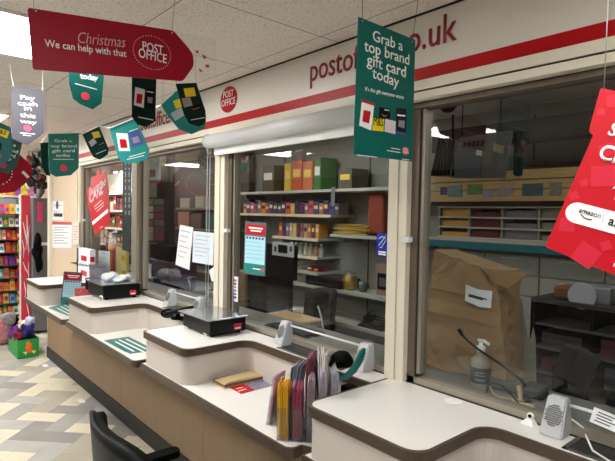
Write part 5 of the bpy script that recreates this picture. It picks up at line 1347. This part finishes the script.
# far shop shelves
def gondola(x, y0, y1, label, seed):
    t = thing('gondola_shelf', label, 'shelving', (x, (y0+y1)/2, 0))
    MB().box(x-.03, x, y0, y1, 0, 1.9).build('back_board', WHITE, t)
    for z in (.15,.5,.85,1.2,1.55): MB().box(x, x+.3, y0, y1, z-.02, z).build('shelf_board', WHITE, t)
    r = random.Random(seed)
    for z in (.15,.5,.85,1.2,1.55):
        y = y0+.02
        while y < y1-.15:
            w = r.uniform(.1,.2); cc = r.choice(pal); tag(MB().box(x+.03, x+.26, y, y+w, z+.001, z+r.uniform(.15,.28)).build('stock_item', mat('sn_%d_%d_%d'%cc, cc, rough=.3)), 'bright carton on the far shop shelves', 'carton', 'cartons on far shop shelves'); y += w+.02
gondola(-10.4, -.6, 3.1, 'white shop shelving full of cartons at the far end', 3)

# green box with toys
zf = .0008
t = thing('cardboard_box', 'green printed cardboard box standing by the counter end', 'box', (-6.2,1.25,0))
c0 = Vector((-6.28, 1.20, 0)); GB = mat('box_green',(44,150,66),rough=.45)
b = MB(); X0,X1,Y0_,Y1_ = -6.56,-6.08,1.165,1.375; hz = .20
b.box(X0,X1,Y0_,Y0_+.006,.001,hz).box(X0,X1,Y1_-.006,Y1_,.001,hz).box(X0,X0+.006,Y0_+.006,Y1_-.006,.001,hz).box(X1-.006,X1,Y0_+.006,Y1_-.006,.001,hz).box(X0,X1,Y0_,Y1_,.0005,.006)
b.build('box_walls', GB, t)
b = MB(); OR = mat('orange_art',(240,110,40),rough=.5)
for k, (dy, dz, w, h) in enumerate(((.11,.13,.05,.05),(.10,.10,.07,.05),(.12,.07,.05,.03),(.10,.16,.03,.03))): b.blob((X1+.001, Y0_+dy, dz), (.002, w/2, h/2), OR, seed=k, rough=.4, sub=2)
b.build('orange_print', None, t)
b = MB()
for dy in (.07,.15): b.prism([(X1+.0004,Y0_+dy-.02,.07),(X1+.0004,Y0_+dy+.03,.07),(X1+.0004,Y0_+dy+.01,.035)], (.001,0,0))
b.build('cream_print', mat('cream_art',(236,224,150)), t)
pl = [((-6.45,1.17,.27),(.10,.06,.07),(96,44,120),'purple'),((-6.25,1.28,.30),(.07,.07,.09),(50,36,110),'deep violet'),((-6.3,1.33,.40),(.06,.045,.05),(190,196,226),'pale blue'),((-6.5,1.28,.28),(.09,.07,.07),(200,70,120),'pink'),((-6.25,1.16,.26),(.05,.05,.045),(120,20,40),'dark red'),((-6.38,1.25,.35),(.06,.05,.06),(236,216,190),'cream and orange')]
for k, (c, r_, cc, nm_) in enumerate(pl):
    c = (c[0]+.02, c[1]*.75+.33, c[2]-.05)
    T_ = thing('soft_toy', '%s soft toy heaped in the green box' % nm_, 'soft toy', (c[0], c[1], c[2]-r_[2]), 'soft toys in the green box')
    bd = MB().blob(c, r_, seed=k, rough=.2).build('toy_body', mat('toy_%d'%k, cc, rough=.9, var=.15, vscale=20), T_)
    for sg_ in (-1,1): MB().blob((c[0]+r_[0]*.3, c[1]+sg_*r_[1]*.7, c[2]+r_[2]*.8), (r_[0]*.3, r_[1]*.3, r_[2]*.35), seed=k+9, rough=.1, sub=2).build('ear', mat('toy_%d'%k, cc), T_)
for k, (c, r_, cc, lb) in enumerate((((-6.9,1.16,.12),(.12,.09,.12),(176,120,130),'pinkish patterned bag slumped left of the green box'),((-6.85,1.22,.33),(.10,.08,.08),(150,150,156),'grey soft cat toy on top of the slumped bag'),((-6.72,1.09,.28),(.09,.05,.05),(226,140,150),'pale pink cloth draped between bag and box'))):
    T_ = MB().blob(c, r_, seed=40+k, rough=.3); tag(T_.build(['slumped_bag','soft_toy','pink_cloth'][k], mat('fl_%d'%k, cc, rough=.85, var=.35, vscale=22)), lb, ['bag','soft toy','cloth'][k])
# paper scraps on floor
for (u, v) in ((45,365.5),(81,401)):
    P = at(u, v, ('z', .002)); tag(MB().box(P.x-.05, P.x+.05, P.y-.02, P.y+.025, .0006, .002).build('paper_scrap', WHITE), 'white scrap on the floor ' + ('near the end of the plinth' if u == 45 else 'between chair and plinth'), 'scrap')

# ================================================================== LIGHT AND VIEW
w = bpy.data.worlds.new('world'); sc.world = w; w.use_nodes = True
w.node_tree.nodes['Background'].inputs[0].default_value = (1,.97,.93,1); w.node_tree.nodes['Background'].inputs[1].default_value = .05
sc.view_settings.view_transform = 'Standard'; sc.view_settings.look = 'None'; sc.view_settings.gamma = 1; sc.view_settings.exposure = 1.30
sc.view_settings.use_curve_mapping = False
